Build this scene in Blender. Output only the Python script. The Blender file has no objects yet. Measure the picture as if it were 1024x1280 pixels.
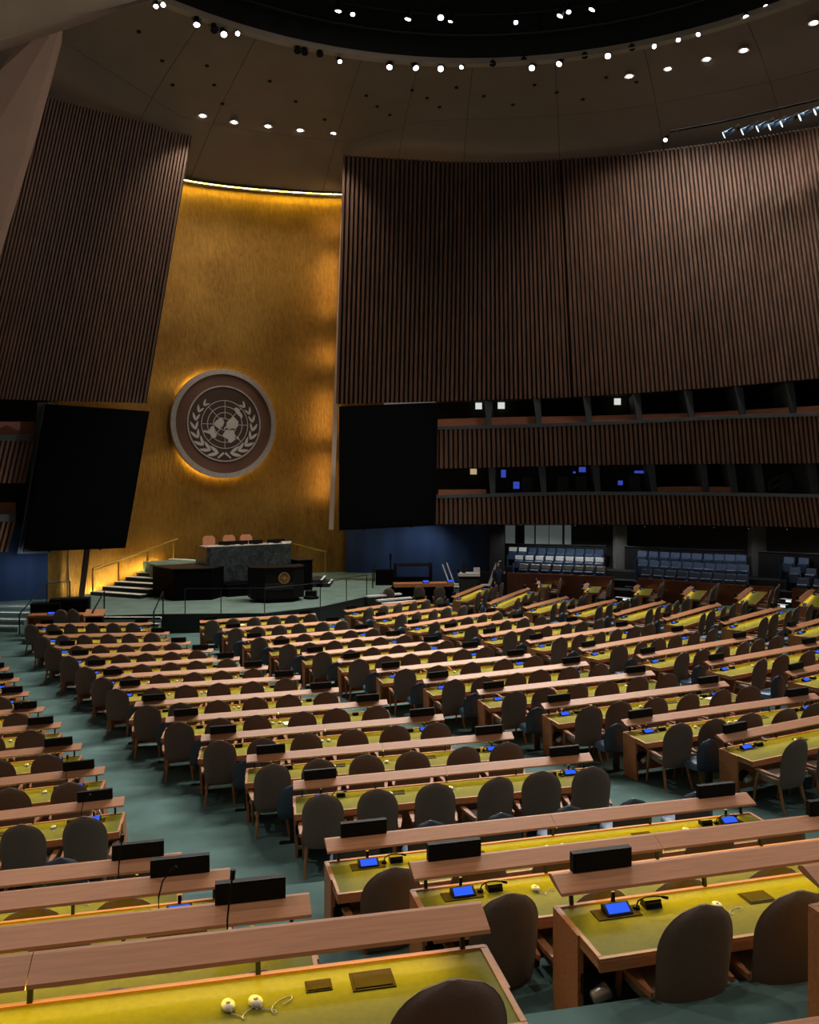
import bpy, math, random
from mathutils import Vector, Matrix
random.seed(7)
R = math.radians
sc = bpy.context.scene
COL = sc.collection
F = 1050.0; U0 = 512.0; V0 = 600.0; H = 6.2          # focal length in px, horizon, camera height

def P(u, v, d):
    return Vector(((u-U0)/F*d, d, H+(V0-v)/F*d))
def PX(u, d):
    return (u-U0)/F*d
def ZV(v, d):
    return H+(V0-v)/F*d

# ------------------------------------------------------------------ materials
def nodes_of(name):
    m = bpy.data.materials.new(name); m.use_nodes = True
    nt = m.node_tree; b = nt.nodes['Principled BSDF']
    return m, nt, b
def mat(name, col, rough=0.6, metal=0.0, noise=0.0, scale=8.0, stretch=(1,1,1), bump=0.0, bscale=None, coat=0.0, spec=0.5, col2=None, detail=4.0):
    m, nt, b = nodes_of(name)
    b.inputs['Base Color'].default_value = (*col, 1)
    b.inputs['Roughness'].default_value = rough
    b.inputs['Metallic'].default_value = metal
    b.inputs['Specular IOR Level'].default_value = spec
    if coat: b.inputs['Coat Weight'].default_value = coat; b.inputs['Coat Roughness'].default_value = 0.08
    tc = nt.nodes.new('ShaderNodeTexCoord'); mp = nt.nodes.new('ShaderNodeMapping')
    mp.inputs['Scale'].default_value = stretch
    nt.links.new(tc.outputs['Object'], mp.inputs['Vector'])
    n = nt.nodes.new('ShaderNodeTexNoise'); n.inputs['Scale'].default_value = scale; n.inputs['Detail'].default_value = detail
    nt.links.new(mp.outputs['Vector'], n.inputs['Vector'])
    if noise:
        r = nt.nodes.new('ShaderNodeValToRGB')
        c2 = col2 if col2 else tuple(max(0, c*(1-noise)) for c in col)
        r.color_ramp.elements[0].color = (*c2, 1); r.color_ramp.elements[1].color = (*col, 1)
        r.color_ramp.elements[0].position = 0.32; r.color_ramp.elements[1].position = 0.68
        nt.links.new(n.outputs['Fac'], r.inputs['Fac']); nt.links.new(r.outputs['Color'], b.inputs['Base Color'])
    if bump:
        bp = nt.nodes.new('ShaderNodeBump'); bp.inputs['Strength'].default_value = bump; bp.inputs['Distance'].default_value = 0.02
        src = n
        if bscale:
            src = nt.nodes.new('ShaderNodeTexNoise'); src.inputs['Scale'].default_value = bscale; src.inputs['Detail'].default_value = detail
            nt.links.new(mp.outputs['Vector'], src.inputs['Vector'])
        nt.links.new(src.outputs['Fac'], bp.inputs['Height']); nt.links.new(bp.outputs['Normal'], b.inputs['Normal'])
    return m
def emis(name, col, strength, base=(0.02,0.02,0.02)):
    m, nt, b = nodes_of(name)
    b.inputs['Base Color'].default_value = (*base, 1)
    b.inputs['Emission Color'].default_value = (*col, 1)
    b.inputs['Emission Strength'].default_value = strength
    return m

M = {}
M['wood']      = mat('desk_wood', (0.46,0.172,0.060), 0.5, noise=0.30, scale=3.0, stretch=(1.2,14,14), bump=0.03)
M['woodshelf'] = mat('shelf_wood', (0.48,0.205,0.088), 0.5, noise=0.22, scale=3.0, stretch=(1.0,16,16))
M['woodrim']   = mat('rim_wood', (0.44,0.19,0.068), 0.5, noise=0.2, scale=4.0, stretch=(1,8,8))
M['woodchair'] = mat('chair_wood', (0.33,0.13,0.05), 0.4, noise=0.25, scale=6.0, stretch=(6,6,1))
M['inlay']     = mat('leather_inlay', (0.150,0.150,0.024), 0.45, noise=0.12, scale=30, bump=0.0, spec=0.04)
M['hatch']     = mat('hatch_wood', (0.030,0.018,0.011), 0.6, noise=0.2, scale=10)
M['hatch'].node_tree.nodes['Principled BSDF'].inputs['Specular IOR Level'].default_value = .05
M['fab_back']  = mat('chair_back_fabric', (0.150,0.104,0.080), 0.85, noise=0.18, scale=90, bump=0.05)
M['fab_front'] = mat('chair_front_fabric', (0.23,0.175,0.14), 0.85, noise=0.15, scale=80, bump=0.05)
M['blue_pad']  = mat('blue_vinyl', (0.10,0.165,0.27), 0.4, noise=0.12, scale=8)
M['navy']      = mat('navy_vinyl', (0.026,0.047,0.080), 0.45, noise=0.2, scale=8)
M['black']     = mat('black_plastic', (0.006,0.006,0.007), 0.5, noise=0.2, scale=20)
M['blackmat']  = mat('black_matte', (0.0015,0.0015,0.002), 0.7, noise=0.2, scale=3, spec=0.06)
M['black'].node_tree.nodes['Principled BSDF'].inputs['Specular IOR Level'].default_value = .15
M['darkmetal'] = mat('dark_metal', (0.03,0.03,0.032), 0.4, metal=0.7, noise=0.2, scale=10)
M['silver']    = mat('silver_metal', (0.50,0.44,0.40), 0.36, metal=0.5, noise=0.2, scale=6)
M['chrome']    = mat('satin_metal', (0.5,0.5,0.5), 0.3, metal=0.9, noise=0.1, scale=6)
M['white']     = mat('white_plastic', (0.62,0.60,0.56), 0.4, noise=0.05, scale=10)
M['paper']     = mat('white_paper', (0.75,0.73,0.70), 0.7, noise=0.05, scale=10)
M['carpet']    = mat('teal_carpet', (0.105,0.182,0.172), 0.95, noise=0.34, scale=1.1, bump=0.2, bscale=60, spec=0.1, detail=6)
M['carpetst']  = mat('stage_carpet', (0.16,0.235,0.205), 0.95, noise=0.22, scale=1.3, bump=0.15, bscale=60, spec=0.1)
M['nosing']    = mat('step_nosing', (0.85,0.85,0.82), 0.5, noise=0.08, scale=4)
M['riser']     = mat('stage_riser', (0.010,0.016,0.014), 0.7, noise=0.2, scale=3)
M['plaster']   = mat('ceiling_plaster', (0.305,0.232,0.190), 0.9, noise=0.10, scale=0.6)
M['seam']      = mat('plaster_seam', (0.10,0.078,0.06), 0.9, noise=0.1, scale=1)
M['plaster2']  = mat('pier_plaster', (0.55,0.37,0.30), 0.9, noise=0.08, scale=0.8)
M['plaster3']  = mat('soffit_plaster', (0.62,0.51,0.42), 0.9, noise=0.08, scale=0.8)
M['slat']      = mat('slat_wood', (0.200,0.100,0.064), 0.6, noise=0.42, scale=1.6, stretch=(3,3,0.35))
M['slatback']  = mat('slat_backing', (0.010,0.006,0.005), 0.9, noise=0.2, scale=2)
M['dome']      = mat('dome_black', (0.006,0.006,0.007), 0.8, noise=0.3, scale=1)
M['rimceil']   = mat('oculus_rim', (0.46,0.38,0.31), 0.8, noise=0.1, scale=1)
M['bluewall']  = mat('blue_drape', (0.015,0.043,0.120), 0.8, noise=0.35, scale=0.5, stretch=(1,1,0.3))
M['booth']     = mat('booth_interior', (0.020,0.017,0.015), 0.9, noise=0.3, scale=1)
M['fin']       = mat('balcony_fin', (0.055,0.068,0.080), 0.6, noise=0.2, scale=2)
M['boothboard']= mat('booth_ledge_wood', (0.38,0.14,0.075), 0.5, noise=0.2, scale=2, stretch=(1,1,6))
M['parapet']   = mat('mahogany_panel', (0.16,0.040,0.014), 0.4, noise=0.3, scale=1.2, stretch=(1,1,4))
M['column']    = mat('column_stone', (0.14,0.135,0.115), 0.7, noise=0.2, scale=1.5)
M['beige_edge']= mat('panel_edge_trim', (0.75,0.56,0.45), 0.5, noise=0.1, scale=1)
M['peach']     = mat('peach_leather', (0.72,0.33,0.18), 0.4, noise=0.1, scale=5)
M['brass']     = mat('brass_rail', (0.50,0.30,0.07), 0.35, metal=0.9, noise=0.1, scale=5)
M['brownpole'] = mat('brown_pole', (0.06,0.03,0.02), 0.5, noise=0.2, scale=5)
M['bronze']    = mat('bronze_disc', (0.20,0.10,0.066), 0.36, metal=0.5, noise=0.35, scale=0.35)
M['bronzed']   = mat('bronze_dark', (0.085,0.052,0.042), 0.45, metal=0.6, noise=0.2, scale=0.6)
M['emblem']    = mat('emblem_relief', (0.50,0.45,0.42), 0.5, metal=0.2, noise=0.1, scale=3)
M['goldmark']  = mat('gold_mark', (0.55,0.33,0.10), 0.4, metal=0.5, noise=0.1, scale=10)
M['cap']       = mat('cap_board', (0.55,0.50,0.46), 0.35, noise=0.1, scale=3)
M['navycloth'] = mat('navy_suit', (0.010,0.014,0.036), 0.9, noise=0.2, scale=20)
M['skin']      = mat('skin', (0.34,0.18,0.12), 0.6, noise=0.1, scale=10)
M['hair']      = mat('dark_hair', (0.02,0.014,0.01), 0.7, noise=0.3, scale=40)
M['glasspale'] = mat('pale_curtain', (0.20,0.225,0.22), 0.8, noise=0.4, scale=0.9, stretch=(2,2,0.6))
M['seatback']  = mat('theatre_seat_blue', (0.115,0.165,0.265), 0.6, noise=0.12, scale=8)
M['bluehead']  = mat('blue_fixture', (0.10,0.18,0.32), 0.35, noise=0.2, scale=5)
M['lcd']       = emis('lcd_blue', (0.035,0.13,1.0), 0.95, (0,0,0)); M['lcd'].node_tree.nodes['Principled BSDF'].inputs['Specular IOR Level'].default_value = 0
M['lens']      = emis('lamp_lens', (1.0,0.95,0.97), 14.0)
M['led']       = emis('led_strip_yellow', (1.0,0.64,0.015), 62.0)
M['leddim']    = emis('led_strip_dimmed', (1.0,0.70,0.09), 31.0)
M['ledpaneldim'] = emis('led_diffuser_dimmed', (1.0,0.70,0.09), 4.2)
M['ledpanel']  = emis('led_diffuser_yellow', (1.0,0.66,0.03), 7.2)
M['ledgold']   = emis('cove_strip', (1.0,0.74,0.08), 52.0)
M['halo']      = emis('halo_strip', (1.0,0.70,0.16), 14.0)
M['ledcove']   = emis('side_cove_strip', (1.0,0.66,0.28), 22.0)
M['ledcool']   = emis('fixture_face', (0.85,0.92,1.0), 1.5)
M['winlit']    = emis('small_lit_pane', (0.85,0.92,0.82), 0.75)
M['winwarm']   = emis('small_warm_pane', (0.9,0.7,0.4), 0.5)
M['curtain']   = emis('glow_curtain', (0.80,0.95,0.92), 0.05, (0.25,0.28,0.27))  # faint glow put into the curtain colour to lighten the dark panes
M['mon']       = emis('booth_monitor', (0.06,0.12,0.8), 0.6)
M['steplight'] = emis('step_light', (0.85,0.95,1.0), 0.9)

def marble():
    m, nt, b = nodes_of('green_marble')
    tc = nt.nodes.new('ShaderNodeTexCoord')
    n = nt.nodes.new('ShaderNodeTexNoise'); n.inputs['Scale'].default_value = 2.3; n.inputs['Detail'].default_value = 11; n.inputs['Distortion'].default_value = 2.2
    r = nt.nodes.new('ShaderNodeValToRGB')
    e = r.color_ramp.elements
    e[0].position = .36; e[0].color = (0.014,0.019,0.019,1); e[1].position = .72; e[1].color = (0.085,0.10,0.105,1)
    x = e.new(.5); x.color = (0.032,0.042,0.043,1)
    nt.links.new(tc.outputs['Object'], n.inputs['Vector']); nt.links.new(n.outputs['Fac'], r.inputs['Fac']); nt.links.new(r.outputs['Color'], b.inputs['Base Color'])
    b.inputs['Roughness'].default_value = .3
    return m
M['marble'] = marble()
def gold():
    m, nt, b = nodes_of('gold_leaf')
    tc = nt.nodes.new('ShaderNodeTexCoord'); mp = nt.nodes.new('ShaderNodeMapping'); mp.inputs['Scale'].default_value = (1,1,.34)
    nt.links.new(tc.outputs['Object'], mp.inputs['Vector'])
    n1 = nt.nodes.new('ShaderNodeTexNoise'); n1.inputs['Scale'].default_value = 7.5; n1.inputs['Detail'].default_value = 9; n1.inputs['Roughness'].default_value = .72
    nt.links.new(mp.outputs['Vector'], n1.inputs['Vector'])
    n2 = nt.nodes.new('ShaderNodeTexNoise'); n2.inputs['Scale'].default_value = .35; n2.inputs['Detail'].default_value = 5
    nt.links.new(tc.outputs['Object'], n2.inputs['Vector'])
    mx = nt.nodes.new('ShaderNodeMath'); mx.operation = 'MULTIPLY_ADD'; mx.inputs[1].default_value = .55
    nt.links.new(n1.outputs['Fac'], mx.inputs[0])
    m2 = nt.nodes.new('ShaderNodeMath'); m2.operation = 'MULTIPLY'; m2.inputs[1].default_value = .45
    nt.links.new(n2.outputs['Fac'], m2.inputs[0]); nt.links.new(m2.outputs[0], mx.inputs[2])
    r = nt.nodes.new('ShaderNodeValToRGB'); e = r.color_ramp.elements
    e[0].position = .38; e[0].color = (0.225,0.108,0.017,1); e[1].position = .64; e[1].color = (0.43,0.235,0.044,1)
    nt.links.new(mx.outputs[0], r.inputs['Fac']); nt.links.new(r.outputs['Color'], b.inputs['Base Color'])
    b.inputs['Metallic'].default_value = .6; b.inputs['Roughness'].default_value = .34
    bp = nt.nodes.new('ShaderNodeBump'); bp.inputs['Strength'].default_value = .6; bp.inputs['Distance'].default_value = .06
    nt.links.new(n1.outputs['Fac'], bp.inputs['Height']); nt.links.new(bp.outputs['Normal'], b.inputs['Normal'])
    return m
M['gold'] = gold()
def glass():
    m, nt, b = nodes_of('booth_glass')
    b.inputs['Base Color'].default_value = (.02,.02,.025,1); b.inputs['Roughness'].default_value = .05
    b.inputs['Alpha'].default_value = .10; b.inputs['Specular IOR Level'].default_value = .25
    return m
M['glass'] = glass()

# ------------------------------------------------------------------ mesh building
class MB:
    def __init__(s): s.v = []; s.f = []; s.m = []; s.mats = []; s.cur = 0
    def use(s, name):
        if name not in s.mats: s.mats.append(name)
        s.cur = s.mats.index(name); return s
    def add(s, vs, fs, T=None):
        b = len(s.v)
        for p in vs:
            p = Vector(p)
            s.v.append(T @ p if T else p)
        for f in fs: s.f.append([b+i for i in f]); s.m.append(s.cur)
        return s
    def box(s, x0, x1, y0, y1, z0, z1, T=None):
        vs = [(x,y,z) for z in (z0,z1) for y in (y0,y1) for x in (x0,x1)]
        return s.add(vs, [(0,2,3,1),(4,5,7,6),(0,1,5,4),(2,6,7,3),(0,4,6,2),(1,3,7,5)], T)
    def prism(s, prof, a, b, axis='x', T=None):
        n = len(prof); vs = []
        for t in (a, b):
            for p in prof:
                vs.append({'x':(t,p[0],p[1]), 'y':(p[0],t,p[1]), 'z':(p[0],p[1],t)}[axis])
        fs = [tuple(range(n))[::-1], tuple(range(n, 2*n))]
        for i in range(n):
            j = (i+1) % n; fs.append((i, j, n+j, n+i))
        return s.add(vs, fs, T)
    def tube(s, pts, r, n=6, T=None):
        pts = [Vector(p) for p in pts]; k = len(pts)
        rr = r if isinstance(r, (list, tuple)) else [r]*k
        vs = []; fs = []
        for i, p in enumerate(pts):
            d = (pts[min(i+1,k-1)] - pts[max(i-1,0)]).normalized()
            a = d.cross(Vector((0,0,1)))
            if a.length < 1e-3: a = d.cross(Vector((0,1,0)))
            a.normalize(); b = d.cross(a)
            for j in range(n):
                t = 2*math.pi*j/n
                vs.append(p + a*math.cos(t)*rr[i] + b*math.sin(t)*rr[i])
        for i in range(k-1):
            for j in range(n):
                q = (j+1) % n
                fs.append((i*n+j, i*n+q, (i+1)*n+q, (i+1)*n+j))
        fs.append(tuple(range(n))[::-1]); fs.append(tuple(range((k-1)*n, k*n)))
        return s.add(vs, fs, T)
    def lathe(s, prof, n=16, T=None):          # prof: (r, z)
        vs = []; fs = []; k = len(prof)
        for r, z in prof:
            for j in range(n):
                t = 2*math.pi*j/n; vs.append((r*math.cos(t), r*math.sin(t), z))
        for i in range(k-1):
            for j in range(n):
                q = (j+1) % n; fs.append((i*n+j, i*n+q, (i+1)*n+q, (i+1)*n+j))
        fs.append(tuple(range(n))[::-1]); fs.append(tuple(range((k-1)*n, k*n)))
        return s.add(vs, fs, T)
    def grid(s, rows, T=None, close=False):
        b = []; n = len(rows[0]); vs = [p for r in rows for p in r]; fs = []
        for i in range(len(rows)-1):
            for j in range(n-1 if not close else n):
                q = (j+1) % n
                fs.append((i*n+j, i*n+q, (i+1)*n+q, (i+1)*n+j))
        return s.add(vs, fs, T)
    def mesh(s, name, mname=None, smooth=False):
        me = bpy.data.meshes.new(name)
        me.from_pydata([tuple(v) for v in s.v], [], s.f)
        if mname: me.materials.append(M[mname])
        else:
            for k in s.mats: me.materials.append(M[k])
            me.polygons.foreach_set('material_index', s.m)
        if smooth: me.polygons.foreach_set('use_smooth', [True]*len(me.polygons))
        me.update(); return me
    def build(s, name, mname=None, parent=None, smooth=False, loc=None, rz=0):
        return link(name, s.mesh(name, mname, smooth), parent, loc, rz)

def link(name, data, parent=None, loc=None, rz=0):
    o = bpy.data.objects.new(name, data); COL.objects.link(o)
    if parent: o.parent = parent
    if loc is not None: o.location = loc
    if rz: o.rotation_euler.z = rz
    return o
def tag(o, label=None, cat=None, group=None, kind=None):
    if label: o['label'] = label
    if cat: o['category'] = cat
    if group: o['group'] = group
    if kind: o['kind'] = kind
    return o
def thing(name, loc, label, cat, group=None, rz=0):
    return tag(link(name, None, None, loc, rz), label, cat, group)
def struct(o): o['kind'] = 'structure'; return o
def copy_tree(o, parent=None):
    c = o.copy(); COL.objects.link(c); c.parent = parent
    for ch in list(o.children): copy_tree(ch, c)
    return c
ORD = ['zeroth','first','second','third','fourth','fifth','sixth','seventh','eighth','ninth','tenth','eleventh','twelfth','thirteenth','fourteenth','fifteenth','sixteenth','seventeenth','eighteenth','nineteenth','twentieth','twenty-first','twenty-second','twenty-third','twenty-fourth','twenty-fifth','twenty-sixth','twenty-seventh']
def lerp(tab, x):
    if x <= tab[0][0]: a, b = tab[0], tab[1]
    elif x >= tab[-1][0]: a, b = tab[-2], tab[-1]
    else:
        for a, b in zip(tab, tab[1:]):
            if a[0] <= x <= b[0]: break
    return a[1] + (b[1]-a[1])*(x-a[0])/(b[0]-a[0])
def smooth_tab(tab):
    # Catmull-Rom through the table, sampled finely: curved walls without kinks
    out = []
    n = len(tab)
    for i in range(n-1):
        p0 = tab[max(i-1,0)][1]; p1 = tab[i][1]; p2 = tab[i+1][1]; p3 = tab[min(i+2,n-1)][1]
        for k in range(8):
            t = k/8
            v = .5*((2*p1)+(-p0+p2)*t+(2*p0-5*p1+4*p2-p3)*t*t+(-p0+3*p1-3*p2+p3)*t**3)
            out.append((tab[i][0]+(tab[i+1][0]-tab[i][0])*t, v))
    out.append(tab[-1]); return out

# ------------------------------------------------------------------ camera
cam = bpy.data.cameras.new('camera'); co = bpy.data.objects.new('camera', cam); COL.objects.link(co)
co.location = (0,0,H); co.rotation_euler = (R(90),0,0)
cam.sensor_fit = 'HORIZONTAL'; cam.sensor_width = 36; cam.lens = 36*F/1024
cam.shift_y = -(640-V0)/1024; cam.clip_end = 300; cam.clip_start = .05
sc.camera = co

# ------------------------------------------------------------------ desks: where each one stands
def Dmain(x, y):                                                    # shelf top below the eye
    d = 3.586 - .0516*x + .0461*y + 3.4e-5*y*y
    return d if d < 4.7 else 4.7 + .62*(1-math.exp(-(d-4.7)/.62*.95))
SH = .93                                                            # shelf height over its floor
def floor_z(x, y): return H - Dmain(x, y) - SH
def unproj(u, v, D=None):
    if D is None:
        d = 20.0
        for _ in range(60): d = F*Dmain((u-U0)/F*d, d)/(v-V0)
    else: d = F*D/(v-V0)
    return Vector(((u-U0)/F*d, d))
Bl = [((47,779),(191,777)),((56,793),(213,789)),((70,806),(240,801)),((85,818),(268,810)),((104,831),(301,820)),((124,843),(337,831)),((145,857),(378,843)),((173,876),(426,858)),((211,895),(486,873)),((255,917),(556,891)),((312,942),(642,913)),((370,974),(739,939))]
Cl = [((250,775),(394,766)),((278,785),(429,774.6)),((303,797),(466,784)),((337,805),(507,792)),((378,815),(555,799)),((423,823),(605,806)),((471,835),(663,816)),((529,848),(733,825.5)),((597,861),(815,837)),((677,878),(906,850)),((777,898),(1018,865)),((895,917),23.0,4.4)]
Dl = [((429,762),(532,748)),((465,770.5),(561,757)),((505,780),(622,763)),((551,785),(657,770)),((599,792),(725,774)),((657,799.5),(788,780)),((722,809),(857,786)),((795,817.5),(936,794)),((880,826),(1023,801)),((980,838.6),32.0,4.4)]
El = [((563,745),(601,730)),((607,753),(658,734)),((652,758),(706,744.5)),((707,762),(766,748)),((764,766),(826.6,750)),((826,772),(895,753)),((898,776.6),(972,757)),((981,783.6),(1060,762))]
Fl = [((669,729),(672.5,720)),((726.5,735),(735,723)),((789,738),(800,722.6)),((850,742),(868,726)),((917,747),(940.6,729)),((994,750),(1015.6,732))]
Al = [((2,820),5),((14,833),8),((26.5,846),10),((39,863),12),((58,882),13),((80,901),13),((106,927),13),((135,956),13),((160,993),13)]
WD = smooth_tab([(600,44.4),(640,43.6),(720,41.8),(800,39.8),(900,37.4),(970,35.6),(1040,33.8),(1130,31.4),(1236,28)])
DESKS = []           # block, row, left point, right point, floor z
BL = {'A':'left block','B':'second block','C':'middle block','D':'fourth block','E':'fifth block','F':'side wall block'}
def desk_rec(b, row, l, r, z=None):
    if b in 'EF':
        while r.y > lerp(WD, U0+F*r.x/r.y)-.55 and (r-l).length > 1.5: r = l+(r-l)*.96
    m = (l+r)/2
    zl, zr = (floor_z(l.x,l.y), floor_z(r.x,r.y)) if z is None else (z, z)
    DESKS.append(dict(b=b, row=row, l=l, r=r, z=(zl+zr)/2, zl=zl, zr=zr))
def zat(d, x): return d['zl']+(d['zr']-d['zl'])*x/(d['r']-d['l']).length
for b, lst in (('B',Bl),('C',Cl),('D',Dl),('E',El),('F',Fl)):
    for i, q in enumerate(lst):
        l = unproj(*q[0])
        if len(q) == 2: r = unproj(*q[1])
        else: r = l + Vector((math.cos(R(q[1])), math.sin(R(q[1]))))*q[2]
        desk_rec(b, i+1, l, r)
for i, (q, a) in enumerate(Al):
    r = unproj(*q); l = r - Vector((math.cos(R(a)), math.sin(R(a))))*4.4
    desk_rec('A', i+4, l, r)
RD = {13:3.42, 14:3.08, 15:2.72, 16:2.22, 17:1.85}      # the stepped rear rows
for row, (u, v) in ((13,(227,1062)),(14,(287,1081)),(15,(385.5,1111)),(16,(598,1121))):
    r = unproj(u, v, RD[row]); a = {13:14,14:13.5,15:13,16:12.5}[row]
    l = r - Vector((math.cos(R(a)), math.sin(R(a))))*4.4
    desk_rec('A', row, l, r, H-RD[row]-SH)
r17 = unproj(1024,1262,1.85) + Vector((.12,.03)); l17 = r17 - Vector((math.cos(R(12)), math.sin(R(12))))*4.4
desk_rec('A', 17, l17, r17, H-RD[17]-SH)
for row, p, q in ((13,(405,1045),(930,988)),(14,(510,1074),14.5),(15,(686,1088),14.5),(16,(997,1077),15)):
    l = unproj(*p, RD[row])
    r = unproj(*q, RD[row]) if isinstance(q, tuple) else l + Vector((math.cos(R(q)), math.sin(R(q))))*4.4
    desk_rec('B', row, l, r, H-RD[row]-SH)
DK = {(d['b'], d['row']): d for d in DESKS}

# ------------------------------------------------------------------ floor: sloping main floor, ramped cross aisle, stepped rear
def fwd(l, r, k):      # points of a desk's line shifted k metres towards the stage
    t = (r-l).normalized(); n = Vector((-t.y, t.x))
    return l + n*k, r + n*k
def line_for(row, k):
    a = DK[('A',row)]; b = DK[('B',row)] if ('B',row) in DK else None
    al, ar = fwd(a['l'], a['r'], k)
    t = (ar-al).normalized()
    pts = [al - t*25, al, ar]
    if b:
        bl, br = fwd(b['l'], b['r'], k); t = (br-bl).normalized()
        pts += [bl, br, br + t*4, br + t*4 + Vector((30, 2))]
    else: pts += [ar + t*4, ar + t*6, ar+t*7, ar + t*30]
    return [(p.x, p.y) for p in pts]
def yat(line, x): return lerp(line, x)
XS = [-32 + i*1.6 for i in range(42)]
L12 = line_for(12, -1.35)
L12 = [(p[0], min(p[1], 11.2)) for p in L12]
L13 = line_for(13, .62)
L13 = [(p[0], min(p[1], 9.85)) for p in L13]
g = MB(); rows = []
NT = 34
for i in range(NT+1):
    t = i/NT; rr = []
    for x in XS:
        y0 = yat(L12, x); y = y0 + (56-y0)*t**1.3
        rr.append((x, y, floor_z(x, y)))
    rows.append(rr)
g.grid(rows)
rows = []
for t in (0, .25, .5, .75, 1):
    rr = []
    for x in XS:
        ya, yb = yat(L13, x), yat(L12, x); y = ya+(yb-ya)*t
        za, zb = H-RD[13]-SH, floor_z(x, yb)
        k = min(1, max(0, (t-.15)/.85)); k = k*k*(3-2*k)
        rr.append((x, y, za+(zb-za)*k))
    rows.append(rr)
g.grid(rows)
struct(g.build('floor', 'carpet', smooth=False))
lines = [L13] + [line_for(r, .40) for r in (14, 15, 16)] + [line_for(17, .40)]
for k, row in enumerate((13,14,15,16,17)):
    z = H-RD[row]-SH; ln = lines[k]; nx = lines[k+1] if k+1 < len(lines) else [(p[0], p[1]-4) for p in ln]
    pl = MB(); top = []; bot = []
    X = XS
    top = [(x, yat(ln, x), z) for x in X]; near = [(x, yat(nx, x), z) for x in X]
    low = [(x, yat(ln, x), z-.6) for x in X]
    nlow = [(x, yat(nx, x), z-.6) for x in X]
    pl.grid([near, top, low])
    pl.grid([nlow, near])
    struct(pl.build('floor_tier', 'carpet'))

# ------------------------------------------------------------------ desk parts shared by every desk
def console_meshes():
    h = MB()
    h.prism([(-.05,0),(.05,0),(.05,.05),(.03,.055),(-.05,.012)], -.095, .095)          # wedge, face towards the user
    h.box(-.012,.012,.05,.065,0,.115)
    base = MB(); base.box(-.17,.15,-.075,.06,.0,.006)
    s = MB(); nrm = Vector((0,-.043,.08)).normalized()
    a = Vector((-.078,-.040,.0175)); b = Vector((.078,-.040,.0175)); c = Vector((.078,.022,.0507)); d = Vector((-.078,.022,.0507))
    o = nrm*.004
    s.add([a,b,c,d,a+o,b+o,c+o,d+o], [(4,5,6,7),(0,1,5,4),(1,2,6,5),(2,3,7,6),(3,0,4,7)])
    return h.mesh('console','black'), base.mesh('console_plate','hatch'), s.mesh('screen','lcd')
CON, CONB, SCR = console_meshes()
npm = MB(); npm.box(-.225,.225,-.035,.02,.0,.138); npm.box(-.212,.212,-.041,-.035,.012,.126); npm.box(-.02,.02,-.02,.0,-.14,0)
NPM = npm.mesh('nameplate_display','black')
spk = MB(); spk.prism([(-.06,0),(.06,0),(.05,.06),(-.03,.065)], -.085, .085); spk.box(-.07,.07,-.055,-.048,.01,.05)
SPK = spk.mesh('interpretation_selector','black')
mic = MB(); mic.lathe([(.03,0),(.03,.02),(.012,.03)], 8)
mic.tube([(0,0,.02),(0,.005,.14),(.03,-.01,.26),(.09,-.03,.34)], .006, 6); mic.tube([(.085,-.028,.333),(.13,-.045,.375)], .014, 6)
MIC = mic.mesh('gooseneck_microphone','black')
mic2 = MB(); mic2.lathe([(.03,0),(.03,.02),(.012,.03)], 8)
mic2.tube([(0,0,.02),(0,.0,.2),(.015,-.005,.36),(.03,-.01,.46)], .006, 6); mic2.tube([(.03,-.01,.45),(.035,-.012,.51)], .016, 6)
MIC2 = mic2.mesh('gooseneck_microphone','black')
mic3 = MB(); mic3.lathe([(.025,0),(.025,.02),(.012,.03)], 8)
mic3.tube([(0,0,.02),(.01,-.01,.06),(.05,-.03,.09),(.11,-.05,.10),(.16,-.06,.095)], .006, 6); mic3.tube([(.16,-.06,.095),(.20,-.07,.085)], .012, 6)
MIC3 = mic3.mesh('gooseneck_microphone','black')
ht = MB(); ht.box(-.105,.105,-.075,.075,0,.005); ht.box(-.09,.09,-.06,.06,.005,.009)
HATCH = ht.mesh('cable_hatch','hatch')
lp = MB(); lp.box(-.05,.10,-.02,.07,-.06,.06)
lpc = MB(); lpc.lathe([(.03,-.06),(.042,-.05),(.055,.05),(.05,.062),(.0,.05)], 12, Matrix.Rotation(R(70),4,'Y'))
HOOK, CUP = lp.mesh('headset_bracket','black'), lpc.mesh('headset_cup','silver', True)

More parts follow.
